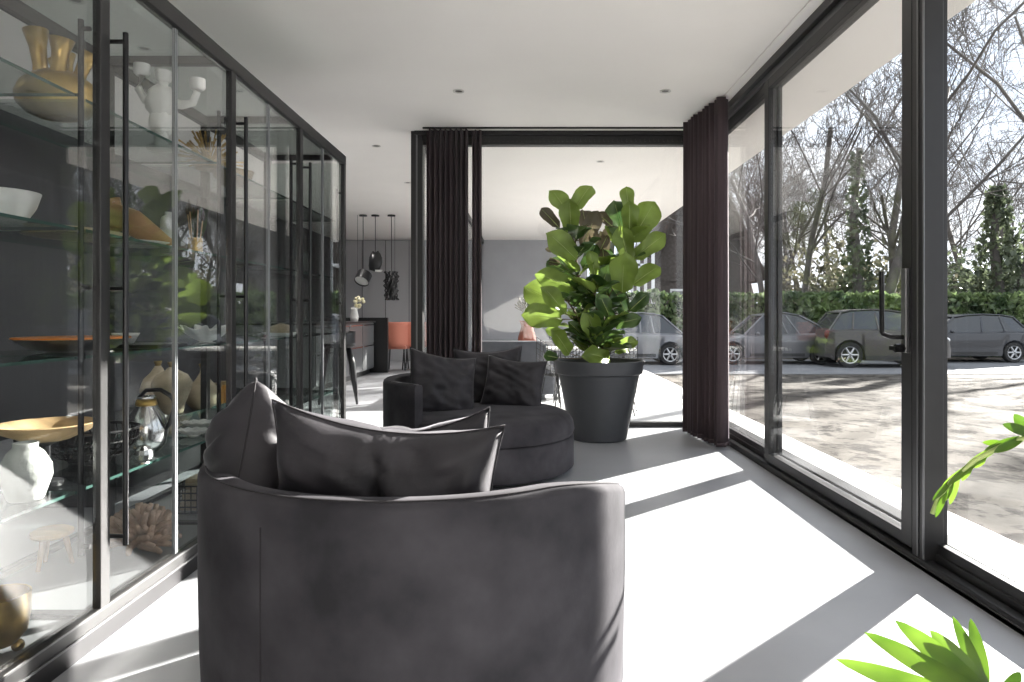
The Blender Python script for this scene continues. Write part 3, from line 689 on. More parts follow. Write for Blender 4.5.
# ------------------------------------------------------------------ fiddle-leaf fig in its pot
random.seed(5)
PC = Vector((.64, 6.24, 0))
pot = thing('potted_fig', 'large fiddle-leaf fig in an anthracite plastic pot by the rear glass', 'potted plant', PC)
build('pot', MB().lathe([(0, 0), (.235, 0), (.247, .01), (.36, .575), (.375, .58), (.385, .59), (.398, .685), (.396, .697), (.385, .70), (.375, .69), (.365, .60), (.35, .58), (0, .58)], PC, 64), 'pot', pot, smooth=35)
build('soil', MB().lathe([(0, .655), (.2, .65), (.374, .64)], PC, 40), 'soil', pot, smooth=True)
def figprof(t): return (.42 * sin(pi * min(1, t / .45)) ** .9 * (t < .225) + .42 * (.225 <= t < .32) if t < .32 else 0)
def fig_w(t):
    pts_ = [(0, .10), (.05, .42), (.16, .74), (.32, .76), (.46, .84), (.62, 1.0), (.76, .98), (.87, .76), (.95, .40), (1, .02)]
    for (a, wa), (b, wb) in zip(pts_, pts_[1:]):
        if a <= t <= b:
            k = (t - a) / (b - a); k = k * k * (3 - 2 * k); return wa + (wb - wa) * k
    return .04
def q_(cx_, cy_, dy=0): return pt(515 + cx_ / 3.5, PC.y + dy, 175 + cy_ / 3.5)
hint = [(195, 150, 130, 48, 0, -.06), (205, 125, 266, 30, 0, .02), (198, 205, 190, 85, 0, -.14), (155, 185, 90, 115, 2, .1), (215, 295, 122, 205, 0, -.18), (232, 255, 290, 125, 2, .05),
        (400, 130, 388, 35, 0, .04), (400, 195, 402, 92, 0, -.12), (405, 235, 490, 92, 0, -.05), (395, 260, 345, 85, 1, .12), (415, 292, 527, 205, 0, -.08), (398, 305, 368, 180, 0, -.1),
        (410, 385, 505, 315, 0, -.04), (375, 410, 382, 270, 0, -.26), (215, 400, 75, 342, 0, -.05), (172, 460, 30, 388, 0, .05), (175, 485, 108, 395, 0, -.22), (165, 505, 28, 486, 0, -.1),
        (225, 365, 110, 300, 1, .1), (275, 430, 225, 365, 1, -.1), (292, 585, 250, 480, 0, -.2), (190, 625, 140, 548, 0, -.22), (235, 560, 190, 515, 1, -.1), (340, 600, 430, 580, 0, -.05),
        (340, 525, 440, 500, 1, -.1), (330, 645, 258, 622, 0, -.26), (280, 350, 262, 265, 0, -.05), (335, 505, 300, 425, 1, -.2), (400, 475, 466, 415, 1, -.1), (390, 495, 350, 400, 1, -.05),
        (312, 310, 300, 190, 2, .08), (240, 330, 285, 240, 1, 0), (300, 400, 330, 310, 1, 0), (180, 560, 110, 540, 0, -.05), (350, 620, 400, 600, 0, .1), (250, 620, 210, 570, 0, .1), (150, 640, 100, 630, 1, .0),
        (230, 460, 175, 400, 1, .05), (360, 250, 330, 160, 0, .1), (160, 270, 105, 255, 2, .0), (160, 310, 110, 300, 2, .12), (255, 210, 235, 110, 2, .2), (340, 180, 285, 130, 2, .15), (300, 260, 340, 180, 2, .1)]
fa = {0: MB(), 1: MB(), 2: MB()}
stems = MB(); veins = MB()
tops = [q_(205, 170, .02), q_(400, 180, 0), q_(180, 440, -.05), q_(300, 300, .12), q_(290, 420, -.12)]
stem_pts = []
for i, tp in enumerate(tops):
    b = PC + Vector((.07 * cos(i * 1.3 + 3), .07 * sin(i * 1.3), .645)); ps = []
    for k in range(9):
        t_ = k / 8; p_ = b.lerp(tp, t_) + Vector((.02 * sin(t_ * 7 + i), .02 * cos(t_ * 5 + i), 0)); ps.append(p_)
    stems.tube(ps, [.016 - .008 * k / 8 for k in range(9)], 8); stem_pts += [(p_, k / 8) for k, p_ in enumerate(ps)][1:]
def near_stem(b): return min((s_[0] for s_ in stem_pts), key=lambda s_: (s_ - b).length + (0 if s_.z < b.z + .02 else .3))
def figleaf(b, tp, kind, nrm=None, w=None):
    d = tp - b; L = d.length
    n_ = nrm or Vector((random.uniform(-.35, .35), -1, random.uniform(.0, .55)))
    leafblade(fa[kind], b, tp, n_, (w or L * random.uniform(.32, .40)), fold=.38, bend=random.uniform(.0, .3), wav=.16, prof=fig_w, nu=8, nv=14)
    veins.tube([b, b.lerp(tp, .5) + n_.normalized() * .004, b.lerp(tp, .9) - n_.normalized() * .01], [.0035, .003, .001], 5)
    s_ = near_stem(b); stems.tube([s_, s_.lerp(b, .5) + Vector((0, 0, -.01)), b], [.005, .004, .004], 5)
for (x0_, y0_, x1_, y1_, kd, dy) in hint:
    b = q_(x0_, y0_, dy * .4); tp = q_(x1_, y1_, dy * 1.3)
    L = (tp - b).length
    figleaf(b, tp, kd, w=max(L * random.uniform(.25, .32), .05) if kd != 2 else L * .22)
for k in range(110):
    s_, t_ = random.choice(stem_pts); a = random.uniform(0, 2 * pi); up = random.uniform(.15, 1.0)
    d = Vector((cos(a) * .8, sin(a) * .8, up)).normalized(); L = random.uniform(.17, .27)
    b = s_ + d * .03; tp = b + d * L
    if tp.z > 1.95 or tp.x > 1.2 or tp.x < .02 or tp.y > BY - .12: continue
    figleaf(b, tp, random.choice((0, 1, 1, 1)), nrm=Vector((-d.x, -d.y, 1.2)))
build('stems', stems, 'bark', pot, smooth=True)
mb = MB()
for k in (0, 1, 2): fa[k].cur = k; mb.cur = k; mb.add(fa[k].v, fa[k].f)
mb.cur = 3; mb.add(veins.v, veins.f)
build('foliage', mb, ['fig_a', 'fig_b', 'fig_c', 'rib'], pot, smooth=True)

# ------------------------------------------------------------------ philodendron by the near window
PP = Vector((1.14, 1.02, 0))
ph = thing('potted_philodendron', 'split-leaf philodendron reaching in from the lower right corner', 'potted plant', PP)
build('pot', MB().lathe([(0, 0), (.12, 0), (.13, .01), (.165, .34), (.175, .35), (.175, .38), (.165, .38), (.155, .34), (0, .33)], PP, 40), 'pot', ph, smooth=35)
build('soil', MB().lathe([(0, .345), (.156, .34)], PP, 28), 'soil', ph)
def lobed(name, axis, tips, nrm, wid, tipw=.35):
    """lobes: list of (root point on the midrib, tip point)"""
    mb = MB()
    for (b, tp, w) in tips:
        b = Vector(b); tp = Vector(tp)
        leafblade(mb, b, tp, nrm, w, fold=.12, bend=.06, wav=.05, prof=lambda t: (.55 + .45 * sin(pi * min(1, t * 1.1))) * (1 - max(0, (t - .72) / .28) ** 2) ** .5 if t < 1 else .02, nu=4, nv=14)
    lf = build(name, mb, 'phil', ph, smooth=True)
    build('midrib', MB().tube(axis, [.0035 + .002 * (1 - i / len(axis)) for i in range(len(axis))], 7), 'rib', lf, smooth=True)
    return lf
YL = 1.15
def l(px, py, d=0): return pt(px, YL + d, py)
ax1 = [PP + Vector((0, 0, .345)), PP + Vector((-.10, .02, .46)), l(1040, 728, -.02), l(1000, 700), l(985, 692), l(955, 672, .02), l(945, 655, .03)]
tips = [((l(992, 712)), l(841, 661, -.03), .017), (l(992, 704), l(869, 634, -.02), .017), (l(990, 698), l(899, 622, .0), .018), (l(985, 692), l(932, 631, .02), .018),
        (l(985, 690), l(954, 616, .05), .012), (l(985, 690), l(972, 618, .06), .013), (l(990, 705), l(862, 700, -.05), .02), (l(988, 700), l(920, 655, .0), .022), (l(1000, 700), l(1022, 672, .03), .012), (l(1000, 705), l(1060, 690, .0), .02), (l(985, 695), l(955, 662, .02), .024)]
lobed('leaf', ax1, tips, (-.1, -1, .35), .03)
YL = 1.22
ax2 = [PP + Vector((0, .02, .345)), PP + Vector((-.01, .12, .62)), l(1085, 425, -.05), l(1050, 433, -.02), l(1020, 439), l(1000, 447), l(975, 460), l(950, 482), l(938, 498), l(932, 514)]
tips = []
for (a, b, w) in [((1035, 436), (1004, 424), .010), ((1030, 436), (1015, 414), .012), ((1060, 430), (1045, 405), .014), ((1022, 438), (995, 452), .008), ((1005, 444), (982, 442), .006), ((985, 455), (974, 468), .007), ((972, 462), (962, 481), .006),
                  ((958, 474), (950, 505), .006), ((952, 480), (944, 502), .006), ((946, 490), (936, 517), .005), ((962, 470), (940, 490), .005), ((950, 482), (933, 500), .005), ((1020, 438), (985, 450), .007), ((1000, 446), (965, 466), .006), ((980, 458), (948, 485), .006),
                  ((1040, 434), (1045, 450), .012), ((1060, 430), (1062, 455), .014)]:
    tips.append((l(*a), l(*b, random.uniform(-.03, .03)), w))
lobed('leaf', ax2, tips, (-.3, -1, .5), .02)
YL = 1.1
for (dx, dy, h) in ((.12, .12, .75), (.10, -.15, .7), (-.02, -.2, .66)):
    tp = PP + Vector((dx * 1.8, dy * 1.8, h)); md = PP + Vector((dx, dy, h * .8))
    tips = []
    for k in range(6):
        u = k / 6
        r0 = md.lerp(tp, u)
        sv = Vector((-dy, dx, 0)).normalized()
        for sgn in (-1, 1): tips.append((r0, r0 + sv * sgn * (.14 - .09 * u) + (tp - md) * .5, .018))
    tips = [(b, Vector((min(q.x, 1.66), q.y, q.z)), w) for b, q, w in tips]
    lobed('leaf', [PP + Vector((0, 0, .345)), PP + Vector((dx * .3, dy * .3, h * .5)), md, Vector((min(tp.x, 1.66), tp.y, tp.z))], tips, (0, 0, 1), .03)

# ------------------------------------------------------------------ kitchen at the back left
c = Vector((-3.4, 11.4, 0))
v = thing('kitchen_island', 'grey kitchen island with steel-edged drawers behind the glass cabinet end', 'kitchen island', c)
build('body', MB().box(-4.0, -2.92, 9.6, 13.3, .1, .96), 'counter', v)
build('plinth', MB().box(-3.95, -2.98, 9.65, 13.25, 0, .1), 'black', v)
build('worktop', MB().box(-4.03, -2.88, 9.55, 13.34, .96, .985), 'black', v)
for i in range(4):
    for (z0, z1) in ((.12, .56), (.58, .94)):
        d = build('drawer', MB().box(-2.92, -2.90, 9.62 + i * .92, 10.50 + i * .92, z0, z1, .003), 'counter', v)
        build('handle', MB().box(-2.90, -2.885, 9.66 + i * .92, 10.46 + i * .92, z1 - .03, z1 - .012), 'silver', d)
build('end_panel', MB().box(-3.9, -2.66, 13.36, 13.46, 0, 1.05), 'black', v)
c = Vector((-2.96, 12.0, .985))
v = thing('orchid_vase', 'glass vase with white and yellow flowers on the kitchen island', 'vase', c)
build('vase_body', MB().lathe([(0, 0), (.06, 0), (.075, .08), (.05, .2), (.06, .24), (.05, .24), (.04, .2), (0, .02)], c, 24), 'white', v, smooth=True)
mb = MB()
for k in range(14): mb.ball(c + Vector((random.uniform(-.02, .16), random.uniform(-.08, .08), random.uniform(.26, .45))), random.uniform(.025, .045), 8)
build('flowers', mb, 'petal', v, smooth=True)
for k, (x, y, yaw) in enumerate([(-2.62, 14.1, .5), (-2.30, 14.25, .25)]):
    c = Vector((x, y, 0)); v = thing('dining_chair', ['coral velvet dining chair beyond the kitchen island, left one', 'coral velvet dining chair beyond the kitchen island, right one'][k], 'chair', c, 'coral dining chairs')
    sh = .0
    build('seat', MB().box(x - .22, x + .22, y - .22, y + .22, .42, .50, .03), 'pink', v, smooth=40)
    build('backrest', MB().grid(lambda u, w_: (x + .25 * sin((u - .5) * 3.0 + yaw), y - .25 * cos((u - .5) * 3.0 + yaw), .46 + .5 * w_), 16, 6), 'pink', v, smooth=True, solid=.05)
    for a in (-1, 1):
        for b in (-1, 1): build('leg', MB().tube([(x + a * .17, y + b * .17, .42), (x + a * .2, y + b * .2, 0)], .014, 8), 'black', v)
# bar stool
c = Vector((-2.32, 8.6, 0)); v = thing('bar_stool', 'black bar stool with curved legs just past the cabinet end', 'stool', c)
build('seat', MB().lathe([(0, .70), (.17, .70), (.19, .72), (.18, .75), (0, .745)], c, 28), 'black', v, smooth=40)
build('backrest', MB().grid(lambda u, w_: (c.x + .20 * cos((u - .5) * 2.2), c.y + .2 * sin((u - .5) * 2.2), .72 + .18 * w_), 14, 4), 'black', v, smooth=True, solid=.02)
for k in range(4):
    a = k * pi / 2 + .1
    build('leg', MB().tube([c + Vector((r_ * cos(a), r_ * sin(a), z)) for r_, z in ((.12, .70), (.17, .5), (.19, .3), (.23, 0))], [.03, .04, .035, .015], 10), 'black', v, smooth=True)
# pendant lamps
def pendant(label, x, y, z, parts):
    v = thing('pendant_lamp', label, 'lamp', (x, y, z), 'pendant lamps over the kitchen island')
    build('ceiling_rose', MB().lathe([(0, 2.9), (.07, 2.9), (.07, 2.875), (0, 2.875)], (x, y, 0), 20), 'black', v)
    parts(v)
def p1(v):
    x, y, z = v.location; ax = Matrix.Translation((x, y, z)) @ Euler((R(-38), R(14), 0)).to_matrix().to_4x4()
    mb = MB().lathe([(0, .10), (.12, .10), (.135, .09), (.135, -.09), (.128, -.09), (.128, .08)], (0, 0, 0), 28); mb.v = [ax @ Vector(q) for q in mb.v]; build('lamp_shade', mb, 'black', v, smooth=40)
    mb = MB().lathe([(0, -.07), (.127, -.07)], (0, 0, 0), 28); mb.v = [ax @ Vector(q) for q in mb.v]; build('diffuser', mb, 'lampin', v)
    build('cable', MB().tube([(x, y, z + .09), (x, y, 2.88)], .006, 6), 'wire', v); build('stay_wire', MB().tube([(x - .1, y, z + .05), (x - .1, y, 2.9)], .003, 5), 'wire', v)
def p2(v):
    x, y, z = v.location; mb = MB().ball((x, y, z), .16, 16, (.8, .8, 1.15), .35, 4); build('lamp_shade', mb, 'black', v, smooth=True)
    build('diffuser', MB().lathe([(0, -.185), (.06, -.185), (.08, -.15)], (x + .05, y, z), 20), 'lampin', v)
    build('cable', MB().tube([(x, y, z + .15), (x, y, 2.88)], .006, 6), 'wire', v)
def p3(v):
    x, y, z = v.location; mb = MB()
    for k in range(15):
        t_ = k * .77; mb.tube([(x + (.10 + .04 * sin(3 * s_ + k)) * cos(t_ + s_ * .4), y + (.10 + .04 * sin(3 * s_ + k)) * sin(t_ + s_ * .4), z - .25 + .085 * s_) for s_ in range(7)], .013, 6)
    mb.ball((x + .02, y, z - .05), .09, 12, (1, 1, 2.2), .3, 9)
    build('lamp_shade', mb, 'black', v, smooth=True); build('cable', MB().tube([(x, y, z + .2), (x, y, 2.88)], .006, 6), 'wire', v)
    build('stay_wire', MB().tube([(x + .06, y, z + .2), (x + .06, y, 2.9)], .003, 5), 'wire', v)
pendant('black drum pendant lamp with white inside, lowest on the left', -2.95, 12.6, 1.77, p1)
pendant('small black pendant lamp hanging highest in the middle of the three', -2.73, 12.6, 2.06, p2)
pendant('tangled black mesh pendant lamp hanging at the right of the three', -2.44, 12.6, 1.62, p3)

# ------------------------------------------------------------------ terrace furniture
TZ = -.05
c = Vector((-.10, 9.9, TZ)); v = thing('outdoor_sofa', 'grey upholstered outdoor sofa on the terrace behind the rear glass', 'sofa', c)
build('base', MB().box(-.75, .42, 9.5, 10.3, TZ + .08, TZ + .36, .02), 'sofa_out', v)
build('backrest', MB().box(-.75, .42, 9.40, 9.56, TZ + .08, TZ + .80, .03), 'sofa_out', v)
build('armrest', MB().box(.30, .44, 9.45, 10.3, TZ + .08, TZ + .62, .03), 'sofa_out', v)
build('armrest', MB().box(-.80, -.66, 9.45, 10.3, TZ + .08, TZ + .62, .03), 'sofa_out', v)
for x in (-.7, .36):
    for y in (9.5, 10.2): build('foot', MB().box(x, x + .05, y, y + .05, TZ, TZ + .08), 'black', v)
c = Vector((.75, 9.0, TZ)); v = thing('garden_table', 'white-topped garden table with thin black trestle legs on the terrace', 'table', c)
build('tabletop', MB().box(.25, 1.35, 8.6, 9.25, TZ + .71, TZ + .74, .006), 'white', v)
for x in (.35, 1.2):
    for y in (8.68, 9.15): build('leg', MB().tube([(x, y, TZ + .71), (x + .07, y, TZ)], .009, 6).tube([(x + .07, y, TZ + .71), (x, y, TZ)], .009, 6), 'wire', v)
def wire_chair(x, y, yaw, lab):
    c = Vector((x, y, TZ)); v = thing('wire_chair', lab, 'chair', c, 'wire chairs at the garden table')
    rot = Matrix.Translation(c) @ Matrix.Rotation(yaw, 4, 'Z')
    shell = lambda u, w_: rot @ Vector(((u - .5) * (.46 + .06 * w_), (-.22 + .44 * min(1, w_ * 2)) + (.10 * max(0, w_ * 2 - 1)), .44 + (.36 * max(0, w_ * 2 - 1)) + .10 * (2 * u - 1) ** 2 * (1 if w_ > .3 else .3)))
    mb = MB()
    for i in range(13): mb.tube([shell(i / 12, j / 10) for j in range(11)], .004, 5)
    for j in range(13): mb.tube([shell(i / 8, j / 12) for i in range(9)], .004, 5)
    build('wire_shell', mb, 'wire', v)
    for (a, b) in ((-1, -1), (1, -1), (1, 1), (-1, 1)): build('leg', MB().tube([rot @ Vector((a * .12, b * .12, .43)), rot @ Vector((a * .22, b * .22, 0))], .007, 6), 'wire', v)
    return v
wire_chair(.30, 8.25, pi + .2, 'black wire chair at the near side of the garden table, left one')
wire_chair(1.05, 8.2, pi - .2, 'black wire chair at the near side of the garden table, right one')
wire_chair(.6, 9.62, 0.1, 'black wire chair on the far side of the garden table')
c = Vector((.0, 12.5, TZ)); v = thing('terracotta_urn', 'slim terracotta urn with dried grasses on the terrace by the grey wall', 'urn', c)
build('urn_body', MB().lathe([(0, 0), (.14, 0), (.20, .35), (.16, .75), (.10, .95), (.14, 1.05), (.12, 1.05), (.08, .95), (0, .9)], c, 28), 'rusty', v, smooth=True)
mb = MB()
for k in range(70):
    a = random.uniform(0, 2 * pi); h = random.uniform(.25, .5); s_ = random.uniform(.05, .22)
    mb.tube([c + Vector((0, 0, .95)), c + Vector((s_ * .4 * cos(a), s_ * .4 * sin(a), 1.1 + h * .4)), c + Vector((s_ * cos(a), s_ * sin(a), 1.0 + h))], [.004, .004, .012], 5)
build('grasses', mb, 'brush', v)

# ------------------------------------------------------------------ hedge, shrubs, trees, house
def cards(mb, n, fn, size, seed=1):
    random.seed(seed)
    for _ in range(n):
        p_ = fn(); a = Vector((random.gauss(0, 1), random.gauss(0, 1), random.gauss(0, .7))).normalized(); b = a.orthogonal().normalized()
        q = Matrix.Rotation(random.uniform(0, 6.28), 3, a) @ b; s_ = size * random.uniform(.6, 1.4); w = a.cross(q) * s_ * .32; q = q * s_
        mb.add([p_ - q * .5, p_ + w, p_ + q * .5 + a * s_ * .12, p_ - w], [(0, 1, 2, 3)])
HX0, HX1 = 1.5, 42
def hedge_pt():
    x = random.uniform(HX0, HX1); u = random.random()
    h = 1.75 + .22 * noise.noise(Vector((x * .8, 0, 0))) + .12 * noise.noise(Vector((x * 3, 5, 0)))
    if u < .7:
        z = random.uniform(-.3, h); y = 24.2 + .18 * noise.noise(Vector((x * 1.3, z * 1.3, 3))) + random.uniform(-.12, .08)
    else: z = h + random.uniform(-.1, .1); y = random.uniform(24.2, 25.3)
    return Vector((x, y, z))
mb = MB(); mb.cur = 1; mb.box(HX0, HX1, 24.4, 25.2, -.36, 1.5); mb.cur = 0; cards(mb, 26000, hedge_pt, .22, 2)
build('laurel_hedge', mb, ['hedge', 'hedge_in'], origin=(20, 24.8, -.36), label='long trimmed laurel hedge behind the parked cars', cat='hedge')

def tree_mesh(seed, H=15, lev=5, spread=.55, r0=.22):
    random.seed(seed); mb = MB()
    def branch(p_, d, L, r, depth):
        n = 4 if depth > 1 else 3 if depth else 2
        pts_ = [p_.copy()]; q = p_.copy(); dd = d.copy()
        for i in range(n):
            dd = (dd + Vector((random.gauss(0, .13), random.gauss(0, .13), random.gauss(0, .08) + .05))).normalized()
            q = q + dd * (L / n); pts_.append(q.copy())
        e = r * (.62 if depth else .5)
        mb.tube(pts_, [r + (e - r) * i / n for i in range(n + 1)], 7 if depth >= 4 else 4 if depth >= 2 else 3, cap=False)
        if depth == 0: return
        k = {5: 6, 4: 4, 3: 4, 2: 3, 1: 3}[depth]
        for i in range(k):
            t_ = (random.uniform(.32, 1) if depth == lev else random.uniform(.2, 1)) * n; i0 = min(n - 1, int(t_)); p2_ = pts_[i0].lerp(pts_[i0 + 1], t_ - i0)
            ax = dd.orthogonal().normalized(); ax = Matrix.Rotation(random.uniform(0, 2 * pi), 3, dd) @ ax
            nd = (dd * random.uniform(.5, 1) + ax * spread * random.uniform(.8, 1.7) + Vector((0, 0, .12))).normalized()
            branch(p2_, nd, L * random.uniform(.42, .68), max(.013, r * (1 - .5 * t_ / n) * random.uniform(.34, .50)), depth - 1)
    branch(Vector((0, 0, 0)), Vector((0, 0, 1)), H * .62, r0, lev)
    return mb
variants = []
for i, (sd_, H, sp, r0) in enumerate([(1, 15, .55, .19), (2, 17, .5, .24), (3, 13, .62, .14), (4, 16, .48, .17)]):
    variants.append(tree_mesh(sd_, H, 5, sp, r0))
protos = []
lab_t = 'tall bare winter tree with fine branching twigs beyond the hedge'
random.seed(99)
spots = [(6.6, 28.5, 1), (13.2, 27.0, 1), (18.3, 27.2, 1), (15.6, 28.5, 0), (9.6, 27.4, 2), (20.6, 26.8, 0), (12.0, 30.5, 3)]
for k in range(26):
    y = random.uniform(29, 60); x = random.uniform(.10, .74) * y
    if abs(x - 8.5) < 4 and 29 < y < 42: continue
    spots.append((x, y, random.randrange(4)))
spots = [q for q in spots if abs(q[1] - (.93 * q[0] + 2.5)) > 6.5]
spots = [q for q in spots if not (.16 < q[0] / q[1] < .335 and q[1] < 33)]
spots.append((25.2, 26.9, 2))
first = {}
for (x, y, k) in spots:
    if k not in first:
        o = build('bare_tree', variants[k], 'trunk', smooth=True); first[k] = o
    else:
        o = first[k].copy(); C.objects.link(o)
    o.location = (x, y, -.42); o.rotation_euler = (0, 0, random.uniform(0, 6.28)); s_ = random.uniform(.85, 1.15); o.scale = (s_, s_, s_ * 1.02)
    o['label'] = lab_t; o['category'] = 'tree'; o['group'] = 'bare trees beyond the hedge'
# ivy-clad trunks and evergreen shrubs
def ivy_tree(x, y, h, r, seed, lab, n_=2300):
    c = Vector((x, y, -.36)); v = thing('ivy_clad_tree', lab, 'tree', c)
    build('trunk', MB().tube([c + Vector((.1 * sin(k), .1 * cos(k), h * k / 8)) for k in range(9)], [.25 - .018 * k for k in range(9)], 10), 'trunk', v, smooth=True)
    mb = MB()
    def f():
        t_ = random.random() ** 1.6; a = random.uniform(0, 2 * pi); rr_ = r * (1 - .8 * t_) * (.75 + .5 * noise.noise(Vector((a * 1.2, t_ * 7, seed)))) * random.uniform(.6, 1.05)
        return c + Vector((rr_ * cos(a), rr_ * sin(a), .5 + t_ * (h - .6)))
    cards(mb, n_, f, .24, seed); build('ivy', mb, 'ivy', v)
ivy_tree(18.0, 26.8, 6.5, 1.7, 3, 'ivy-covered tree trunk rising above the dark estate car at the right')
ivy_tree(12.9, 27.4, 8, 1.1, 4, 'slim ivy-covered tree trunk above the dark off-roader', 1100)
ivy_tree(21.2, 28.5, 7.5, 1.7, 6, 'broad ivy-covered tree at the far right edge')
def shrub(x, y, r, h, seed, lab, m_='brush', n=2600, s_=.3, group=None):
    c = Vector((x, y, -.36)); mb = MB(); v = thing('woodland_shrub', lab, 'shrub', c, group)
    def f():
        a = random.uniform(0, 2 * pi); e = math.asin(random.random()); k = (.75 + .45 * noise.noise(Vector((cos(a) * 2, sin(a) * 2, e * 2 + seed)))) * random.uniform(.5, 1)
        return c + Vector((r * k * cos(a) * cos(e), r * k * .6 * sin(a) * cos(e), h * k * sin(e) + .1))
    cards(mb, n, f, s_, seed); build('foliage', mb, m_, v)
    build('stems', MB().tube([c, c + Vector((.1, 0, h * .6))], [.06, .02], 6).tube([c, c + Vector((-r * .3, 0, h * .5))], [.05, .02], 6).tube([c, c + Vector((r * .3, .1, h * .55))], [.05, .02], 6), 'trunk', v)
random.seed(31)
kk = 0
for i in range(22):
    y = 29 + (i % 4) * 4; x = y * (.14 + .66 * ((i * 7) % 22) / 22)
    if abs(x - 8.2) < 4.5 and y < 42: continue
    sd_ = 50 + i; rr_ = 2.6 + (i % 3) * .8; hh = 3.0 + (i % 5) * .9
    shrub(x, y, rr_, hh, sd_, 'loose dark undergrowth shrub among the trees beyond the hedge', 'ivy' if i % 3 == 0 else 'brush', 3200, .26, 'undergrowth shrubs beyond the hedge')

# thatched house
hx0, hx1, hy0, hy1, hz = 5.6, 10.5, 32.0, 39.0, 3.0
c = Vector(((hx0 + hx1) / 2, 35.5, -.36)); v = thing('thatched_house', 'dark house with a steep rounded thatched roof behind the hedge', 'house', c)
build('wall', MB().box(hx0 + .25, hx1 - .25, hy0 + .3, hy1, -.36, hz), 'brick', v)
mb = MB(); xm = (hx0 + hx1) / 2; hw = (hx1 - hx0) / 2 + .25
def rf(u, w_):
    s_ = u * 2 - 1; x = xm + hw * s_; z = hz - .35 + (5.2) * (1 - abs(s_) ** 1.25) ** .95
    return Vector((x, hy0 - .1 + w_ * 7.5, z))
gf = [rf(i / 28, 0) + Vector((0, .35, 0)) for i in range(29)]; gb = [q + Vector((0, .2, 0)) for q in gf]
build('gable', MB().add(gf + gb, [tuple(range(29)), tuple(range(29, 58))[::-1]] + [(i, i + 29, i + 30, i + 1) for i in range(28)]), 'brick', v)
mb.grid(rf, 28, 4); build('roof', mb, 'thatch', v, smooth=True, solid=.45)
w = build('window', MB().box(hx0 + 1.0, hx0 + 2.2, hy0 + .24, hy0 + .3, .4, 2.3), 'paint_w', v)
build('pane', MB().box(hx0 + 1.08, hx0 + 1.57, hy0 + .22, hy0 + .24, .5, 2.2).box(hx0 + 1.63, hx0 + 2.12, hy0 + .22, hy0 + .24, .5, 2.2), 'carglass', w)
c = Vector((4.6, 29.5, -.36)); v = thing('garden_house', 'small white-framed garden room beside the thatched house', 'garden room', c)
mb = MB()
for x in (3.9, 4.5, 5.1): mb.box(x, x + .12, 28.6, 28.72, -.36, 4.4); mb.box(x, x + .12, 30.4, 30.52, -.36, 4.4)
for z in (.5, 1.9, 3.1, 4.3): mb.box(3.9, 5.22, 28.6, 28.72, z, z + .1); mb.box(3.9, 5.22, 30.4, 30.52, z, z + .1); mb.box(3.9, 4.02, 28.6, 30.5, z, z + .1); mb.box(5.1, 5.22, 28.6, 30.5, z, z + .1)
build('frame', mb, 'paint_w', v)
build('roof', MB().box(3.8, 5.32, 28.5, 30.62, 4.4, 4.5), 'wall_mid', v)

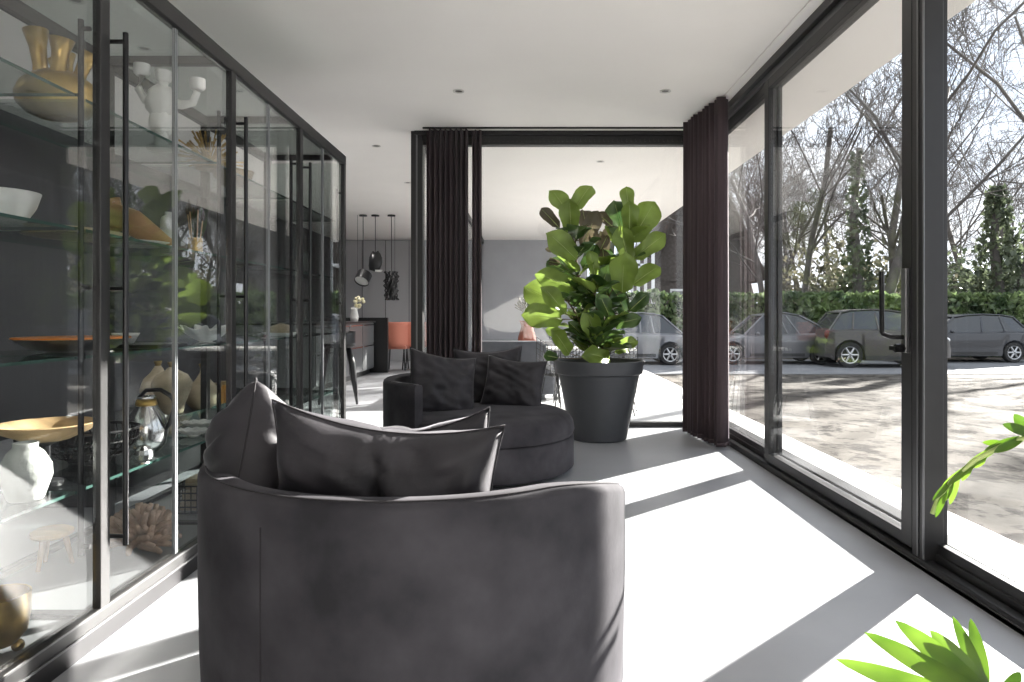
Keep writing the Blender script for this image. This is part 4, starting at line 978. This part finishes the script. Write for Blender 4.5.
# ------------------------------------------------------------------ parked cars
def car(label, x0, x1, y, H, kind, paint, face=1, yaw=0, W_=1.74, wr=.31, ground=-.345):
    """x0..x1: extent along the road; face=+1 nose to the right"""
    L = x1 - x0; cx_ = (x0 + x1) / 2; c = Vector((cx_, y, ground))
    v = thing('parked_car', label, 'car', c, 'cars parked along the road')
    T = Matrix.Translation(c) @ Matrix.Rotation(yaw, 4, 'Z') @ Matrix.Scale(face, 4, (1, 0, 0))
    P = {'mini': dict(belt=[(0, .50), (.04, .72), (.14, .86), (.30, .93), (.55, .93), (.80, .92), (.95, .86), (1, .55)], gh=(.24, .42, .76, .965)),
         'coupe': dict(belt=[(0, .45), (.03, .62), (.12, .74), (.28, .86), (.5, .88), (.78, .92), (.94, .88), (1, .55)], gh=(.27, .42, .68, .95)),
         'suv': dict(belt=[(0, .55), (.02, .80), (.10, .95), (.24, 1.02), (.5, 1.05), (.8, 1.06), (.97, 1.02), (1, .6)], gh=(.24, .36, .86, .97)),
         'estate': dict(belt=[(0, .45), (.03, .66), (.12, .80), (.28, .90), (.5, .92), (.8, .95), (.96, .92), (1, .55)], gh=(.28, .42, .84, .98))}[kind]
    # stations run from the nose (t=0) to the tail (t=1); nose is at +L/2
    X = lambda t_: L / 2 - t_ * L
    hw = W_ / 2; axle = (.19, .81); mb = MB(); ts = []
    for a in axle: ts += [a + wr * 1.15 / L * cos(q) for q in [pi * k / 8 for k in range(9)]]
    ts = sorted(set([round(t_, 4) for t_ in ts] + [b_[0] for b_ in P['belt']] + [.03, .33, .5, .66, .985]))
    def belt(t_):
        for (a, za), (b_, zb) in zip(P['belt'], P['belt'][1:]):
            if a <= t_ <= b_: return za + (zb - za) * (t_ - a) / (b_ - a)
        return P['belt'][-1][1]
    rows = []
    for t_ in ts:
        zb = .20 if .04 < t_ < .97 else .28
        for a in axle:
            dx = abs(t_ - a) * L
            if dx < wr * 1.14: zb = max(zb, wr + sqrt(max(0, (wr * 1.15) ** 2 - dx * dx)))
        zt = belt(t_); e = min(t_, 1 - t_) ; w = hw * (1 - .16 * max(0, 1 - e / .10) ** 2)
        zm = min(zt - .06, max(zb + .02, .55))
        sec = [(-w * .97, zb), (-w, zm), (-w * .985, zt - .05), (-w * .90, zt), (0, zt + .03), (w * .90, zt), (w * .985, zt - .05), (w, zm), (w * .97, zb), (w * .6, zb if zb < .3 else .3), (-w * .6, zb if zb < .3 else .3)]
        rows.append([T @ Vector((X(t_), q, z)) for q, z in sec])
    k = len(rows[0]); mb.add([q for rw in rows for q in rw], [(i * k + j, i * k + (j + 1) % k, (i + 1) * k + (j + 1) % k, (i + 1) * k + j) for i in range(len(rows) - 1) for j in range(k)] + [tuple(range(k)), tuple((len(rows) - 1) * k + j for j in range(k))])
    body = build('body', mb, paint, v, smooth=35)
    g0, g1, g2, g3 = P['gh']
    def sect(t_, z, w, inset=0): return [T @ Vector((X(t_), s_ * w, z)) for s_ in (-1, 1)]
    bz = lambda t_: belt(t_) - .01
    wb = hw * .88; wt = hw * .70
    lo = [(g0, bz(g0)), ((g0 + g1) / 2 + .06, bz(.4)), ((g1 + g2) / 2, bz(.55)), (g2 - .02, bz(g2)), (g3, bz(g3))]
    hi = [(g1, H - .09), (g1 + .10, H - .025), ((g1 + g2) / 2, H), (g2 - .08, H - .025), (g2, H - .09)]
    vs = []; 
    for (t_, z) in lo: vs += sect(t_, z, wb)
    for (t_, z) in hi: vs += sect(t_, z - .02, wt)
    f = []
    for i in range(4):
        f += [(2 * i, 2 * i + 2, 10 + 2 * i + 2, 10 + 2 * i), (2 * i + 1, 10 + 2 * i + 1, 10 + 2 * i + 3, 2 * i + 3)]
    f += [(0, 10, 11, 1), (8, 9, 19, 18)]
    f += [(10 + 2 * i, 10 + 2 * i + 2, 10 + 2 * i + 3, 10 + 2 * i + 1) for i in range(4)]
    build('windows', MB().add(vs, f), 'carglass', v)
    rw = []
    for (t_, z) in hi: rw.append([T @ Vector((X(t_), s_ * wt * q, z + (0 if abs(q) == 1 else .02))) for s_, q in ((-1, 1.02), (-1, .8), (1, 0), (1, .8), (1, 1.02))])
    mb = MB().add([q for r_ in rw for q in r_], [(i * 5 + j, i * 5 + j + 1, (i + 1) * 5 + j + 1, (i + 1) * 5 + j) for i in range(4) for j in range(4)])
    build('roof', mb, paint, v, smooth=True, solid=.035)
    mb = MB()
    for s_ in (-1, 1):
        for (tl, th_) in ((g0, g1), ((g0 + g3) / 2 - .03, (g1 + g2) / 2 - .02), (g2 - .08 if kind != 'coupe' else g2 - .02, g2 - .1), (g3, g2)):
            mb.tube([T @ Vector((X(tl), s_ * wb * 1.005, bz(tl))), T @ Vector((X(th_), s_ * wt * 1.01, H - .08))], .028, 6)
    build('pillar', mb, paint, v)
    mb = MB()
    for s_ in (-1, 1): mb.add([T @ Vector((X(t_), s_ * hw * 1.003, z)) for t_, z in ((.31, .24), (.69, .24), (.69, .33), (.31, .33))], [(0, 1, 2, 3)])
    build('sill_trim', mb, 'trimblack', v, solid=.015)
    for s_ in (-1, 1):
        for a in axle:
            wc = T @ Vector((X(a), s_ * (hw - .11), wr)); axv = (T.to_3x3() @ Vector((0, s_, 0))).normalized()
            def ring(pr, n_=28):
                mb_ = MB(); xv = (T.to_3x3() @ Vector((1, 0, 0))).normalized(); zv = Vector((0, 0, 1)); vs_ = []
                for (r_, h_) in pr:
                    for q in range(n_): vs_.append(wc + axv * h_ + xv * (r_ * cos(2 * pi * q / n_)) + zv * (r_ * sin(2 * pi * q / n_)))
                mb_.add(vs_, [(j * n_ + q, j * n_ + (q + 1) % n_, (j + 1) * n_ + (q + 1) % n_, (j + 1) * n_ + q) for j in range(len(pr) - 1) for q in range(n_)]); return mb_
            wh = build('wheel', ring([(.0, -.1), (wr * .9, -.1), (wr, -.07), (wr, .07), (wr * .93, .1), (wr * .68, .1), (wr * .66, .05), (0, .05)]), 'tyre', v, smooth=40)
            mb = ring([(wr * .60, .09), (wr * .67, .1), (wr * .67, .06), (wr * .60, .06)])
            xv = (T.to_3x3() @ Vector((1, 0, 0))).normalized()
            for q in range(6):
                dq = xv * cos(q * pi / 3) + Vector((0, 0, 1)) * sin(q * pi / 3)
                mb.tube([wc + axv * .085 + dq * .02, wc + axv * .08 + dq * wr * .63], [.035, .026], 6)
            build('rim', mb, 'rim', wh, smooth=40)
    for s_ in (-1, 1):
        zc = belt(.03) - .02
        build('headlight', MB().ball(T @ Vector((X(.035), s_ * hw * .74, zc - .03)), .11, 12, (1.2, 1, .7)), 'lens', v, smooth=True)
        build('tail_light', MB().ball(T @ Vector((X(.975), s_ * hw * .80, belt(.95) - .12)), .09, 12, (1.0, 1.0, 1.5)), 'tail', v, smooth=True)
        build('wing_mirror', MB().ball(T @ Vector((X(g0 + .09), s_ * (hw + .05), bz(g0) + .06)), .08, 10, (.7, 1.2, .7)), paint, v, smooth=True)
    return v
paints = [mat('silver_paint', (.20, .205, .22), .3, .5, coat=.6), mat('grey_paint', (.17, .175, .185), .3, .5, coat=.6), mat('brown_grey_paint', (.07, .065, .062), .35, .4, coat=.5), mat('dark_grey_paint', (.045, .048, .055), .3, .4, coat=.6)]
car('small rounded silver hatchback behind the fig plant, leftmost car', 1.25, 4.80, 21.0, 1.49, 'mini', paints[0], -1)
car('mid-grey coupe-shaped car seen through the window by the corner curtain', 5.2, 9.35, 21.2, 1.50, 'coupe', paints[1], -1)
car('dark brown-grey off-roader parked in the middle of the sliding door view', 8.3, 11.6, 19.9, 1.58, 'suv', paints[2], 1, R(-6), wr=.35)
car('dark grey estate car at the far right beyond the sliding door', 11.2, 15.55, 22.0, 1.45, 'estate', paints[3], -1)
